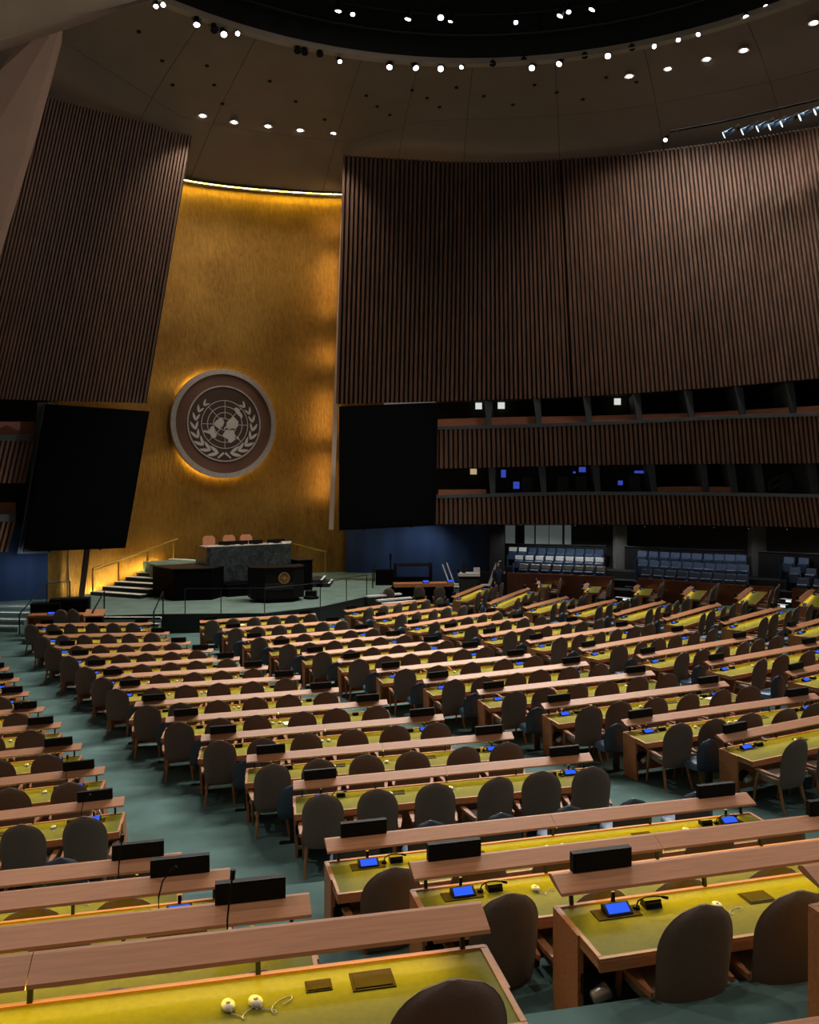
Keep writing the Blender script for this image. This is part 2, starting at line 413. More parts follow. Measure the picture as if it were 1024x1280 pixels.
SHELF = [(0.0,.893),(-.010,.912),(-.035,.924),(-.055,.922),(-.205,.864),(-.212,.846),(-.05,.876)]
DD = .66; DH = .725; SB = .10
def make_desk(d, near):
    l, r = d['l'], d['r']; L = (r-l).length; ang = math.atan2(r.y-l.y, r.x-l.x); d['L'] = L; d['ang'] = ang
    o = thing('delegate_desk', (l.x, l.y, d['zl']), 'wooden desk with yellow-green inlay, %s from the stage in the %s' % (ORD[d['row']], BL[d['b']]),
              'desk', 'delegate desks of the %s' % BL[d['b']], ang)
    o.rotation_euler.y = -math.asin((d['zr']-d['zl'])/L)
    dt = MB(); f0 = -SB; f1 = -SB-DD
    dt.box(0,L,f1,f0,DH-.03,DH-.008)
    rim = .028
    dt.box(0,L,f0-rim,f0,DH-.03,DH+.008); dt.box(0,L,f1,f1+rim,DH-.07,DH+.004)
    dt.box(0,rim,f1+rim,f0-rim,DH-.07,DH+.006); dt.box(L-rim,L,f1+rim,f0-rim,DH-.07,DH+.006)
    dt.build('desktop','woodrim',o)
    MB().box(rim,L-rim,f1+rim,f0-rim,DH-.008,DH-.003).build('inlay','inlay',o)
    for x0 in (-.012, L-.028):
        MB().box(x0,x0+.04,f0-.38,f0,.0,DH+.004).build('end_panel','wood',o)
    fp = MB(); fp.box(.03,L-.03,f0-.06,f0-.035,.06,DH-.03)
    fp.build('modesty_panel','wood',o)
    ap = MB(); ap.box(.0,L,f1-.004,f1+.02,DH-.078,DH-.012); ap.build('front_apron','wood',o)
    nsec = 2
    sh = MB()
    sh.prism(SHELF, .0, L/2-.002); sh.prism(SHELF, L/2+.002, L)
    sh.build('raised_shelf','woodshelf',o)
    po = MB()
    n = 5
    for k in range(n):
        x = .12 + (L-.24)*k/(n-1)
        MB().add([(x-.012,f0-.026,DH),(x+.012,f0-.026,DH),(x+.012,f0-.004,DH),(x-.012,f0-.004,DH),(x-.012,-.10,.872),(x+.012,-.10,.872),(x+.012,-.075,.876),(x-.012,-.075,.876)],[(0,3,2,1),(4,5,6,7),(0,1,5,4),(1,2,6,5),(2,3,7,6),(3,0,4,7)]).build('shelf_post','darkmetal',o)
    ls = MB().use('darkmetal'); ls.box(.2,L-.2,-.135,-.115,.830,.868); dim = not (d['row'] >= 13 and d['b'] in 'AB'); ls.use('leddim' if dim else 'led').add([(.22,-.1365,.834),(L-.22,-.1365,.834),(L-.22,-.1365,.860),(.22,-.1365,.860)],[(0,1,2,3)])
    ls.build('light_strip',None,o)
    dfp = MB(); dfp.add([(.12,-.085,.8655),(L-.30,-.085,.8655),(L-.30,-.225,.8415),(.12,-.225,.8415)][::-1] if False else [(.28,-.14,.8535),(.28,-.205,.8435),(L-.28,-.205,.8435),(L-.28,-.14,.8535),(.28,-.14,.8565),(.28,-.205,.8465),(L-.28,-.205,.8465),(L-.28,-.14,.8565)],[(0,1,2,3),(7,6,5,4),(0,4,5,1),(1,5,6,2),(2,6,7,3),(3,7,4,0)])
    dfp.build('light_diffuser','ledpaneldim' if dim else 'ledpanel',o)
    # fixed electronics: one set near each end, one hatch in the middle
    inv = o.matrix_world
    for s, xe in ((1, .38), (-1, L-.38)):
        if (d['b'],d['row']) in (('A',17),('B',16)): continue
        if (d['b'],d['row']) == ('A',16):
            if s < 0:
                link('cable_hatch', HATCH, o, (L-.62, -.27, DH-.003)); hh = link('cable_hatch', HATCH, o, (L-.88, -.26, DH-.003)); hh.scale = (.6,.6,1)
                link('cable_hatch', HATCH, o, (L-2.75, -.46, DH-.003))
            continue
        vis = on_frame(o, ang, xe, -.3, d)
        if not vis: continue
        c = link('voting_console', CON, o, (xe, -.27, DH-.003)); link('screen', SCR, c)
        if near: link('console_plate', CONB, c)
        link('nameplate_display', NPM, o, (xe-.0*s, -.03, .915))
        sp = link('interpretation_selector', SPK, o, (xe+.27*s, -.25, DH-.003)); sp.scale = (.72,.72,.8)
        if near or (d['row']*7+len(d['b'])) % 3 == 0:
            link('gooseneck_microphone', (MIC if d['row'] % 2 == 0 else MIC2) if d['b'] == 'A' else MIC3, o, (xe+.15*s, -.26, DH-.003))
        if near:
            link('cable_hatch', HATCH, o, (xe+1.05*s, -.33, DH-.003))
        if near:
            hk = link('headset_bracket', HOOK, o, (.06 if s > 0 else L-.12, -.50, .42)); link('headset_cup', CUP, hk, (.05,-.05,-.04))
    return o
def on_frame(o, ang, x, y, d, m=60):
    px = d['l'].x + math.cos(ang)*x - math.sin(ang)*y; py = d['l'].y + math.sin(ang)*x + math.cos(ang)*y
    if py < .6: return False
    u = U0 + F*px/py; v = V0 + F*(H-d['z']-.8)/py
    return -m < u < 1024+m and v < 1280+m+70

# ------------------------------------------------------------------ chairs
def shell(w, z0, z1, th, yo, lean, bow, n=14, k=10, front=True):
    # rounded back: half-disc top, narrower rounded bottom; a closed bowl-shaped pad
    outline = []
    rows_f, rows_b = [], []
    for i in range(n+1):
        t = i/n
        z = z0 + (z1-z0)*(t if t < .999 else .999)
        ht = (z1-z)/(w*1.12)
        wt = math.sqrt(max(0, 1-(1-min(1,ht))**2.15)) if ht < 1 else 1
        hb = (z-z0)/.12
        wb = (.80 + .2*math.sqrt(max(0, 1-(1-min(1,hb))**2))) if hb < 1 else 1
        taper = .93 + .07*min(1, t/.55)
        hw = w*max(.02, wt)*wb*taper
        rf, rb = [], []
        for j in range(k+1):
            s = -1 + 2*j/k
            e = math.sqrt(max(0, 1-abs(s)**3.5))*math.sqrt(max(.05, 1-abs(2*t-1)**6))
            y = yo - lean*t + bow*(s*s)*(hw/w)**2
            x = hw*s
            rf.append((x, y+th*.5*e, z)); rb.append((x, y-th*.5*e, z))
        rows_f.append(rf); rows_b.append(rb)
    return rows_f, rows_b
def make_chair_meshes(far):
    n, k = (12, 8) if far else (18, 12)
    f, b = shell(.268, .36, 1.10, .085, -.27, .10, .045, n, k)
    # front cushion mesh and back shell mesh
    mid = [[((p[0]+q[0])/2, (p[1]+q[1])/2-.004, p[2]) for p, q in zip(x, y)] for x, y in zip(f, b)]
    def closed(A, B):
        m = MB(); m.grid(A); m.grid([r[::-1] for r in B])
        m.grid([[a[0] for a in A], [c[0] for c in B]]); m.grid([[a[-1] for a in B], [c[-1] for c in A]])
        m.grid([A[-1], B[-1]]); m.grid([B[0], A[0]])
        return m
    res = {}
    res['backrest'] = closed(f, mid).mesh('backrest','fab_front',True)
    res['back_shell'] = closed(mid, b).mesh('back_shell','fab_back',True)
    st = MB(); rows = []
    for z, sc_ in ((.395,.93),(.405,.985),(.44,1.0),(.475,.985),(.487,.93),(.49,.6)):
        pts = []
        for i in range(20):
            a = 2*math.pi*i/20; c, s_ = math.cos(a), math.sin(a)
            e = .45
            pts.append((.25*sc_*math.copysign(abs(c)**e, c), .0+.235*sc_*math.copysign(abs(s_)**e, s_), z))
        rows.append(pts)
    st.grid(rows, close=True); st.add(rows[0], [tuple(range(20))[::-1]]); st.add(rows[-1], [tuple(range(20))])
    res['seat'] = st.mesh('seat','fab_front',True)
    for s in (-1, 1):
        a = MB()
        prof = [(-.27,.56),(-.05,.566),(.12,.566),(.155,.558),(.12,.54),(-.05,.532),(-.27,.525)]
        # paddle: wide in front, slim at the back
        top = [(s*(.285-(.012 if y < -.2 else .03)), y, z) for y, z in prof]; out = [(s*(.285+(.012 if y < -.2 else .035)), y, z) for y, z in prof]
        nn = len(prof)
        a.add(top+out, [tuple(range(nn)), tuple(range(nn, 2*nn))[::-1]]+[(i, nn+i, nn+(i+1)%nn, (i+1)%nn) for i in range(nn)])
        a.tube([(s*.285,.10,.545),(s*.283,.115,.48),(s*.27,.14,.40)], [.020,.024,.026], 6)
        res['arm%d' % s] = a.mesh('armrest','woodchair')
        fl = MB(); fl.tube([(s*.262,.15,.43),(s*.255,.19,.22),(s*.25,.225,0)], [.027,.022,.015], 6)
        res['fl%d' % s] = fl.mesh('leg','woodchair')
        rl = MB(); rl.tube([(s*.20,-.20,.45),(s*.215,-.245,.24),(s*.24,-.33,0)], [.03,.025,.016], 6)
        res['rl%d' % s] = rl.mesh('leg','woodchair')
    return res
CH = make_chair_meshes(False)
def chair_proto(parts):
    o = link('armchair', None)
    for n_, m_ in parts: link(n_, m_, o)
    return o
near_parts = [('backrest',CH['backrest']),('back_shell',CH['back_shell']),('seat',CH['seat'])] + [('armrest',CH['arm%d'%s]) for s in (-1,1)] + [('leg',CH[k+'%d'%s]) for k in ('fl','rl') for s in (-1,1)]
PROTO = chair_proto(near_parts)
usedp = [False]
def place_chair(x, y, z, rz, label, group):
    if not usedp[0]: o = PROTO; usedp[0] = True
    else: o = copy_tree(PROTO)
    o.location = (x, y, z); o.rotation_euler.z = rz
    tag(o, label, 'chair', group); return o
NSEAT = {'A':6,'B':6,'C':6,'D':6,'E':5,'F':4}
NSIDE = {'A':'right','B':'left','C':'left','D':'left','E':'left','F':'near end'}

# advisor seat, fixed in front of a desk and facing the stage
def adv_meshes():
    f, b = shell(.245, .34, .83, .10, .075, -.0, .02, 12, 8)
    m = MB(); m.grid(f); m.grid([r[::-1] for r in b]); m.grid([[a[0] for a in f], [c[0] for c in b]]); m.grid([[a[-1] for a in b], [c[-1] for c in f]]); m.grid([f[-1], b[-1]]); m.grid([b[0], f[0]])
    p = MB(); rows = []
    for z, s in ((.33,.93),(.35,1.0),(.41,1.0),(.43,.95),(.435,.6)):
        pts = []
        for i in range(16):
            a = 2*math.pi*i/16; c, q = math.cos(a), math.sin(a)
            pts.append((.23*s*math.copysign(abs(c)**.5, c), .30+.20*s*math.copysign(abs(q)**.5, q), z))
        rows.append(pts)
    p.grid(rows, close=True); p.add(rows[0], [tuple(range(16))[::-1]]); p.add(rows[-1], [tuple(range(16))])
    l = MB(); l.box(-.05,.05,.06,.12,0,.40); l.box(-.2,.2,.05,.13,0,.02); l.box(-.03,.03,.1,.36,.29,.335)
    return m.mesh('seat_back','navy',True), p.mesh('seat_pad','blue_pad',True), l.mesh('pedestal','darkmetal')
AB, AP, AL_ = adv_meshes()
def place_adv(x, y, z, rz, label, group):
    o = thing('advisor_seat', (x,y,z), label, 'seat', group, rz)
    link('seat_back', AB, o); link('seat_pad', AP, o); link('pedestal', AL_, o)

# white earpiece with its cord, loose on the desk
def ear_meshes(k):
    rnd = random.Random(k)
    e = MB(); e.lathe([(.030,0),(.037,.006),(.038,.02),(.033,.030),(.018,.034)], 14, Matrix.Diagonal((1,1.4,1,1)))
    e.lathe([(.016,.033),(.014,.040)], 10); e.tube([(0,-.035,.02),(0,-.06,.012)], .007, 6)
    c = MB(); pts = []
    w = rnd.uniform(.05,.08)
    for i in range(26):
        t = i/25; a = 2*math.pi*1.6*t+rnd.uniform(-.1,.1)
        pts.append((.16*t+w*math.sin(a)*(t*.9+.1), -.06-.05*math.sin(a*.5)-.05*t+w*.6*math.cos(a)*t, .004))
    c.tube(pts, .003, 4)
    return e.mesh('earpiece_body','white',True), c.mesh('cord','white')
EARS = [ear_meshes(k) for k in range(4)]
def ear(x, y, z, rz, label, group, k):
    o = thing('earpiece', (x,y,z), label, 'earpiece', group, rz); o.scale = (.82,.82,.82)
    link('earpiece_body', EARS[k%4][0], o); link('cord', EARS[k%4][1], o)

nch = 0
for d in DESKS:
    l, r = d['l'], d['r']; L = (r-l).length; ang = math.atan2(r.y-l.y, r.x-l.x)
    dist = ((l+r)/2).length
    near = d['b'] in 'AB' and d['row'] >= 11 or (d['b'] == 'C' and d['row'] >= 10)
    o = make_desk(d, near)
    bn = BL[d['b']]; n = min(NSEAT[d['b']], int(L/.675))
    c, s = math.cos(ang), math.sin(ang)
    def W(x, y): return l.x + c*x - s*y, l.y + s*x + c*y
    for k in range(n):
        xx = L*(k+.5)/n + random.uniform(-.03,.03); yy = -DD-.10 + random.uniform(-.07,.04)
        yy -= .08
        if d['row'] in (13,14,15,16): yy = -DD-.13
        if (d['b'],d['row']) == ('B',15): xx += .17; yy += .18
        if (d['b'],d['row']) == ('A',16): xx -= .05; yy += .20 if k == n-1 else -.22
        if d['b'] == 'B' and d['row'] == 14 and k == 0: xx += .08; yy = -DD-.03
        wx, wy = W(xx, yy)
        if wy < 1.2: continue
        u = U0+F*wx/wy; v = V0+F*(H-d['z']-1.1)/wy
        hw = .3*F/wy
        if u+hw < 2 or u-hw > 1022 or v > 1275: continue
        if u > 600 and wy > lerp(WD, u)-.45: continue
        idx = n-k if d['b'] == 'A' else k+1
        rz = ang + R(random.uniform(-7,7) if random.random() > .12 else random.uniform(-13,13))
        if d['row'] >= 14: rz = ang + R(random.uniform(-4,4))
        side = NSIDE[d['b']]
        z = d['z'] if d['row'] >= 13 and d['b'] in 'AB' else floor_z(wx, wy)
        place_chair(wx, wy, z, rz, 'taupe armchair, %s from the %s at the %s desk row, %s' % (ORD[idx], side, ORD[d['row']], bn), 'armchairs of the %s' % bn)
        nch += 1
    # blue advisor seats that show in front of the desk
    ks = []
    if d['b'] in 'BCD' and d['row'] >= 2: ks = [0]
    if d['b'] == 'E': ks = [0, 1]
    if d['row'] == 13: ks = list(range(6))
    if d['b'] == 'B' and d['row'] in (14,): ks = []
    if d['b'] == 'B' and d['row'] in (15,16): ks = []
    if d['b'] == 'A' and d['row'] != 13: ks = []
    for k in ks:
        xx = L*(k+.5)/6 if (d['row'] == 13 or k) else -.03; wx, wy = W(xx, .26 if d['row'] == 13 else .03)
        u = U0+F*wx/wy
        if not -20 < u < 1044: continue
        z = d['z']
        if not (d['row'] >= 13): z = floor_z(wx, wy+.2)
        place_adv(wx, wy, z, ang, 'blue seat, %s from the left, in front of the %s desk row, %s' % (ORD[k+1], ORD[d['row']], bn), 'advisor seats of the %s' % bn)
    # earpieces
    if dist < 23 and d['b'] in 'ABCD':
        spots = [(.30,-.36),(.47,-.38),(.50,-.38),(.80,-.34)]
        if (d['b'], d['row']) == ('A',16): spots = [(.705,-.34),(.737,-.34)]
        if (d['b'], d['row']) == ('B',15): spots = [(.245,-.38),(.50,-.38)]
        if (d['b'], d['row']) == ('B',14): spots = [(.215,-.34),(.655,-.33),(.675,-.33)]
        q = 0
        for fx, fy in spots:
            wx, wy = W(L*fx + random.uniform(-.03,.03), fy)
            if wy < 1: continue
            u = U0+F*wx/wy; v = V0+F*(H-d['z']-DH)/wy
            if not (-5 < u < 1030 and v < 1285): continue
            q += 1
            ear(wx, wy, zat(d,L*fx)+DH-.001, ang+random.uniform(-.5,.5), 'white earpiece with cord, %s from the left on the %s desk of the %s' % (ORD[q], ORD[d['row']], bn), 'earpieces on the desks', q+d['row'])
print('chairs', nch)

# ------------------------------------------------------------------ gold wall (concave) and the walls of slats
GOLD = smooth_tab([(60,37.2),(88,38.4),(150,41.6),(235,45.0),(330,47.3),(433,49.0),(500,49.6)])
STZ = H-5.35           # stage floor
def gpt(u, z): d = lerp(GOLD, u); return Vector((PX(u,d), d, z))
gz1 = H+16.15
def gtop(u): return H+lerp([(235,15.80),(425,16.42)], u)
g = MB(); us = [60+i*(480-60)/42 for i in range(43)]
rows = [[gpt(u, STZ-.6+(gtop(u)+.3-STZ+.6)*k/12) for u in us] for k in range(13)]
g.grid(rows)
# give it thickness behind
g.grid([[p+Vector((-.1,.4,0)) for p in r][::-1] for r in rows])
struct(g.build('wall_front', 'gold', smooth=True))
# cove strip along the top of the gold
cv = MB(); rows = []
uu = [200+i*(428-200)/20 for i in range(21)]
for z_, dy in ((.03,-.46),(.03,-.54)):
    rows.append([gpt(u, gtop(u)+z_)+Vector((-dy*.45, dy*1.0, 0)) for u in uu])
cv.grid(rows)
struct(cv.build('trim_1', 'ledgold'))
ch = MB(); rows = []
for z_, dy in ((.05,-.40),(.05,-.62),(.10,-.62),(.10,-.40)):
    rows.append([gpt(u, gtop(u)+z_)+Vector((-dy*.45, dy*1.0, 0)) for u in uu])
ch.grid(rows+[rows[0]])
struct(ch.build('trim_shield', 'slatback'))  # channel added above the strip to keep its light off the ceiling

def slat_wall(name, cols, depth=.16, frac=.52, seams=()):
    fr0 = frac
    """cols: list of (bottom point, top point); one slat between every pair of neighbours"""
    bk = MB(); bk.grid([[c[0] for c in cols], [c[1] for c in cols]])
    back = [(c[0], c[1]) for c in cols]
    out = MB()
    for i in range(len(cols)-1):
        frac = fr0*.35 if i in seams else fr0
        b0, t0 = cols[i]; b1, t1 = cols[i+1]
        bb = b0+(b1-b0)*frac; tt = t0+(t1-t0)*frac
        nb = (b1-b0).cross(t0-b0).normalized()
        if nb.y > 0: nb = -nb
        o = nb*depth
        out.add([b0,bb,tt,t0,b0+o,bb+o,tt+o,t0+o], [(4,5,6,7),(0,4,7,3),(1,2,6,5),(3,7,6,2),(0,1,5,4)])
    w = struct(bk.build(name, 'slatback'))
    out.build('slats', 'slat', w)
    return w
# right wall
RB = smooth_tab([(405,46.3),(420,46.0),(560,44.4),(700,42.8),(800,40.6),(912,38.2),(1024,35.2),(1130,31.5),(1236,27)])
vb = [(420,505),(560,502),(700,498),(800,492),(912,484),(1024,474),(1236,452)]
vt = [(420,194),(430,195),(560,203),(640,202.5),(700,200),(770,195),(850,186),(940,174),(1024,160),(1236,125)]
RT = smooth_tab([(420,45.0),(560,44.9),(700,43.8),(850,41.2),(1024,37.8),(1236,30)])
# slat foot -> slat head in the picture (they lean with the wall)
def head(u): return lerp([(420,429),(560,566),(720,705),(800,778),(1000,960),(1236,1175)], u)
cols = []
NR = 136
for i in range(NR+1):
    u = 421 + (1200-421)*i/NR
    h = head(u); cols.append((P(u, lerp(vb,u), lerp(RB,u)), P(h, lerp(vt,h), lerp(RT,h))))
slat_wall('wall_right', cols, seams=(51,))
# edge board beside the gold
eb = MB(); 
b0, t0 = P(411,662,46.6), P(427.5,238,46.0)
for a, b in ((b0,t0),):
    w = Vector((.26,0,0)); q = Vector((0,.12,0)); t_ = Vector((.20,0,0))
    eb.add([a,a+w,b+t_,b,a+q,a+w+q,b+t_+q,b+q], [(0,1,2,3),(5,4,7,6),(4,0,3,7),(1,5,6,2),(3,2,6,7),(4,5,1,0)])
struct(eb.build('trim_2','beige_edge'))
# left wall
LB = smooth_tab([(-80,32.5),(0,35.2),(88,37.6),(183,40.6)])
lvb = [(-80,496),(0,499),(183,504)]
LT = smooth_tab([(-40,33.5),(50,36.0),(140,38.8),(240,41.6)])
lvt = [(-40,92),(50,120),(140,143),(240,168)]
def lhead(u): return lerp([(-120,0),(-80,12),(0,84),(90,160),(183,240)], u)
cols = []
for i in range(56):
    u = -82+(183+82)*i/55; h = lhead(u)
    cols.append((P(u, lerp(lvb,u), lerp(LB,u)), P(h, lerp(lvt,h), lerp(LT,h))))
slat_wall('wall_left', cols, depth=.10, frac=.55)

# ------------------------------------------------------------------ ceiling, oculus, dome
CX, CY, CR, CZ = 2.7, 19.7, 18.4, H+18.8
outer = [(-330,60,27),(-150,60,32),(-60,75,35),(45,118,38.0),(140,185,41.6),(190,222,43.8),(235,231,45.0),(330,241,47.2),(425,247,48.8),(470,225,48.0),(520,207,46.8),(560,203,46.0),(640,202,45.2),(700,200,44.6),(770,195,43.6),(850,184,42.2),(940,172,40.3),(1024,158,38.4),(1236,120,31.5),(1500,60,24)]
opts = [P(u, v, d) for u, v, d in outer]
def ringpt(p, r=CR, z=CZ):
    a = math.atan2(p.y-CY, p.x-CX); return Vector((CX+r*math.cos(a), CY+r*math.sin(a), z))
dense = []
for a, b in zip(opts, opts[1:]):
    for k in range(4): dense.append(a+(b-a)*k/4)
dense.append(opts[-1])
rows = []
for t in (0,.12,.25,.4,.55,.7,.85,1):
    rr = []
    for p in dense:
        q = ringpt(p); m_ = p+(q-p)*t
        m_.z += math.sin(t*math.pi)*.35
        rr.append(m_)
    rows.append(rr)
ce = MB(); ce.grid(rows)
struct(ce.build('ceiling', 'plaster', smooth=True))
# rear part of the ceiling, out of the photo, closes the room over the hall
rear = MB()
ring_ = []; sq = []
a0 = math.atan2(opts[-1].y-CY, opts[-1].x-CX); a1 = math.atan2(opts[0].y-CY, opts[0].x-CX)
# rim of the oculus: pale band then black drum
def circ(r, z, n=96): return [Vector((CX+r*math.cos(2*math.pi*i/n), CY+r*math.sin(2*math.pi*i/n), z)) for i in range(n)]
rm = MB(); rm.grid([circ(CR+.02,CZ+.02), circ(CR-.02,CZ-.10), circ(CR-.30,CZ-.06), circ(CR-.30,CZ+.4)], close=True)
struct(rm.build('trim_3', 'rimceil'))
dm = MB(); dm.grid([circ(CR-.29,CZ+.02), circ(CR-.5,CZ+3.5), circ(CR-3,CZ+6.5), circ(CR-9,CZ+9), circ(.5,CZ+10)], close=True)
struct(dm.build('ceiling_dome', 'dome', smooth=True))
# catwalk rings hung in the dome
for k, (r_, z_) in enumerate(((CR-.9,CZ+.9),(CR-2.2,CZ+2.6),(CR-5.2,CZ+4.6))):
    cw = MB(); pts = circ(r_, z_, 72); pts.append(pts[0])
    cw.tube(pts, .09, 6); pts2 = [p+Vector((0,0,.9)) for p in pts]; cw.tube(pts2, .05, 6)
    for p in pts[::4]: cw.tube([p, p+Vector((0,0,.9))], .04, 5)
    tag(cw.build('lighting_catwalk','darkmetal'), ['black lighting rail circling just inside the oculus rim','black catwalk rail circling the middle of the dark dome','black catwalk rail circling highest inside the dark dome'][k], 'catwalk', None)
# ceiling seams: thin grooves following the cone
def ceil_at(p, t):
    q = ringpt(p); m_ = p+(q-p)*t; m_.z += math.sin(t*math.pi)*.35; return m_
sm = MB()
for t in (.42,):
    sm.tube([ceil_at(p, t)+Vector((0,-.0,.005)) for p in dense[8:-4]], .016, 4)
for i in range(10, len(dense)-4, 7):
    sm.tube([ceil_at(dense[i], t/10)+Vector((0,0,-.005)) for t in range(0,11)], .012, 4)
struct(sm.build('trim_4','seam'))
# sprinkler holes
hl = MB()
for i in range(14, 60):
    if i % 2 == 0:
        p = ceil_at(dense[min(i,len(dense)-1)], .66+.1*((i*7)%3-1)); hl.lathe([(.09,-.02),(.09,.03)], 8, Matrix.Translation(p-Vector((0,0,.03))))
hl.build('ceiling_holes','slatback', bpy.data.objects['ceiling'])

# left pier and soffit of the gallery, at the upper left
pr = MB()
d1 = 30
q = [P(14,44,d1), P(78,24,d1), P(-28,350,d1-1), P(-130,350,d1-1)]
q = [P(38,30,d1), P(80,14,d1), P(50,128,d1+.2), P(0,292,d1+.2), P(-70,520,d1+.2), P(-220,520,d1-3), P(0,88,d1-1), ]
bk_ = [p+Vector((-1.0,2.2,0)) for p in q]
n = len(q)
pr.add(q+bk_, [tuple(range(n)), tuple(range(n,2*n))[::-1]]+[(i,n+i,n+(i+1)%n,(i+1)%n) for i in range(n)])
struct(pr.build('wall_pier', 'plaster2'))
sf = MB()
q = [P(-200,130,22), P(0,49,25), P(155,-1,27.5), P(420,-70,31), P(300,-260,24), P(-200,-200,18)]
tk = [p+Vector((.05,.35,.32)) for p in q]
n = len(q)
sf.add(q+tk, [tuple(range(n)), tuple(range(n,2*n))[::-1]]+[(i,n+i,n+(i+1)%n,(i+1)%n) for i in range(n)])
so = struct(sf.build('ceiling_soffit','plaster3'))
e_ = MB(); a, b = P(-200,130,22), P(330,-45,30)
w = Vector((.05,.35,.32))
e_.add([a, b, b+w, a+w, a+w*1.0+Vector((0,0,.25)), b+w+Vector((0,0,.25))], [(0,1,2,3),(3,2,5,4)])
e_.build('soffit_edge','beige_edge', so)

# ------------------------------------------------------------------ spotlights
def spot_meshes():
    h = MB(); h.lathe([(.09,.46),(.13,.42),(.15,.10),(.18,.02),(.17,.0)], 12)
    y = MB(); y.tube([(-.19,0,.25),(-.19,0,.62),(0,0,.70),(.19,0,.62),(.19,0,.25)], .025, 5); y.tube([(0,0,.70),(0,0,1.05)], .03, 5)
    l = MB(); l.lathe([(.135,-.012),(.135,.004)], 14)
    l2 = MB(); l2.lathe([(.085,-.012),(.085,.004)], 14)
    return h.mesh('housing','black'), y.mesh('yoke','black'), l.mesh('lens','lens'), l2.mesh('lens','lens')
SHs, SYk, SLn, SLs = spot_meshes()
SDk = MB().lathe([(.165,-.012),(.165,.004)], 14).mesh('lens','black')
NL = [0]
def add_spot(p, target, power, angle=80, blend=.6, col=(1,.93,.85), parent=None, size=.15):
    ld = bpy.data.lights.new('spot_beam', 'SPOT'); ld.energy = power; ld.spot_size = R(angle); ld.spot_blend = blend; ld.color = col; ld.shadow_soft_size = size
    lo = bpy.data.objects.new('spot_beam', ld); COL.objects.link(lo)
    dv = (Vector(target)-Vector(p)).normalized()
    lo.location = Vector(p)+dv*.06; lo.rotation_euler = dv.to_track_quat('-Z','Y').to_euler()
    return lo
def spotlight(p, target, label, group, lit=True, power=0, angle=80, scale=1.0, small=False, col=(1,.93,.85)):
    o = thing('spotlight', p, label, 'spotlight', group)
    dv = (Vector(target)-Vector(p)).normalized()
    o.rotation_euler = dv.to_track_quat('-Z','Y').to_euler(); o.scale = (scale*(.66 if small else .9),)*3
    link('housing', SHs, o); link('yoke', SYk, o)
    link('lens', SLn if lit else SDk, o)
    if power:
        ld = bpy.data.lights.new('spot_beam', 'SPOT'); ld.energy = power; ld.spot_size = R(angle); ld.spot_blend = .7; ld.color = col; ld.shadow_soft_size = .15
        lo = bpy.data.objects.new('spot_beam', ld); COL.objects.link(lo); lo.parent = o; lo.location = (0,0,-.08)
    return o
def ring_at(u, dr=0, z=CZ):
    # the far rim of the oculus at picture column u
    k = (u-U0)/F; r = CR+dr
    # x = k y ; (x-CX)^2+(y-CY)^2 = r^2
    A = k*k+1; Bq = -2*(k*CX+CY); Cq = CX*CX+CY*CY-r*r
    y = (-Bq+math.sqrt(Bq*Bq-4*A*Cq))/(2*A)
    return Vector((k*y, y, z))
PW = 3100
ringlit = [(195,8),(204,6),(246,31),(280,43),(297,42),(425,77),(487,84),(520,85),(551,86),(577,84),(665,85),(699,80),(760,70),(818,58),(848,50),(873,43),(933,22),(958,10),(985,-2)]
nl = 0
for i, (u, v) in enumerate(ringlit):
    p = ring_at(u, -.25); p.z = ZV(v, p.y)
    tgt = [(-7,21,0),(-3,13,0),(-6,27,0),(1,17,0),(3,9,2),(6,21,0),(-2,24,0),(9,26,0),(-4,7,2)][i % 9]
    small = u in (195,204,297,425,577,818,848,873)
    spotlight(p, tgt, 'lit ceiling spotlight, %s from the left along the rim of the dark oculus' % ORD[i+1], 'spotlights along the oculus rim', True, PW, 62, small=small)
for i, (u, v) in enumerate([(268,38),(372,64),(381,66),(400,68),(616,80),(655,76),(731,70),(790,60)]):
    p = ring_at(u, -.25); p.z = ZV(v, p.y)
    spotlight(p, (p.x*.4, p.y-12, 0), 'unlit black spotlight, %s from the left along the oculus rim' % ORD[i+1], 'unlit spotlights along the rim', False)
for i, (u, v, r_) in enumerate([(423,14,1),(441,18,0),(510,24,1),(551,22,1),(563,27,0),(645,28,0),(700,20,1),(711,15,0),(740,12,1),(818,-4,0)]):
    p = ring_at(u, -3.0); p.z = ZV(v, p.y)
    spotlight(p, (p.x*.6, 22, 0) if i % 2 else (-5.5, 37.5, 1), 'lit spotlight hanging inside the dark dome, %s from the left' % ORD[i+1], 'spotlights inside the dome', True, PW*1.0, 60, small=not r_)
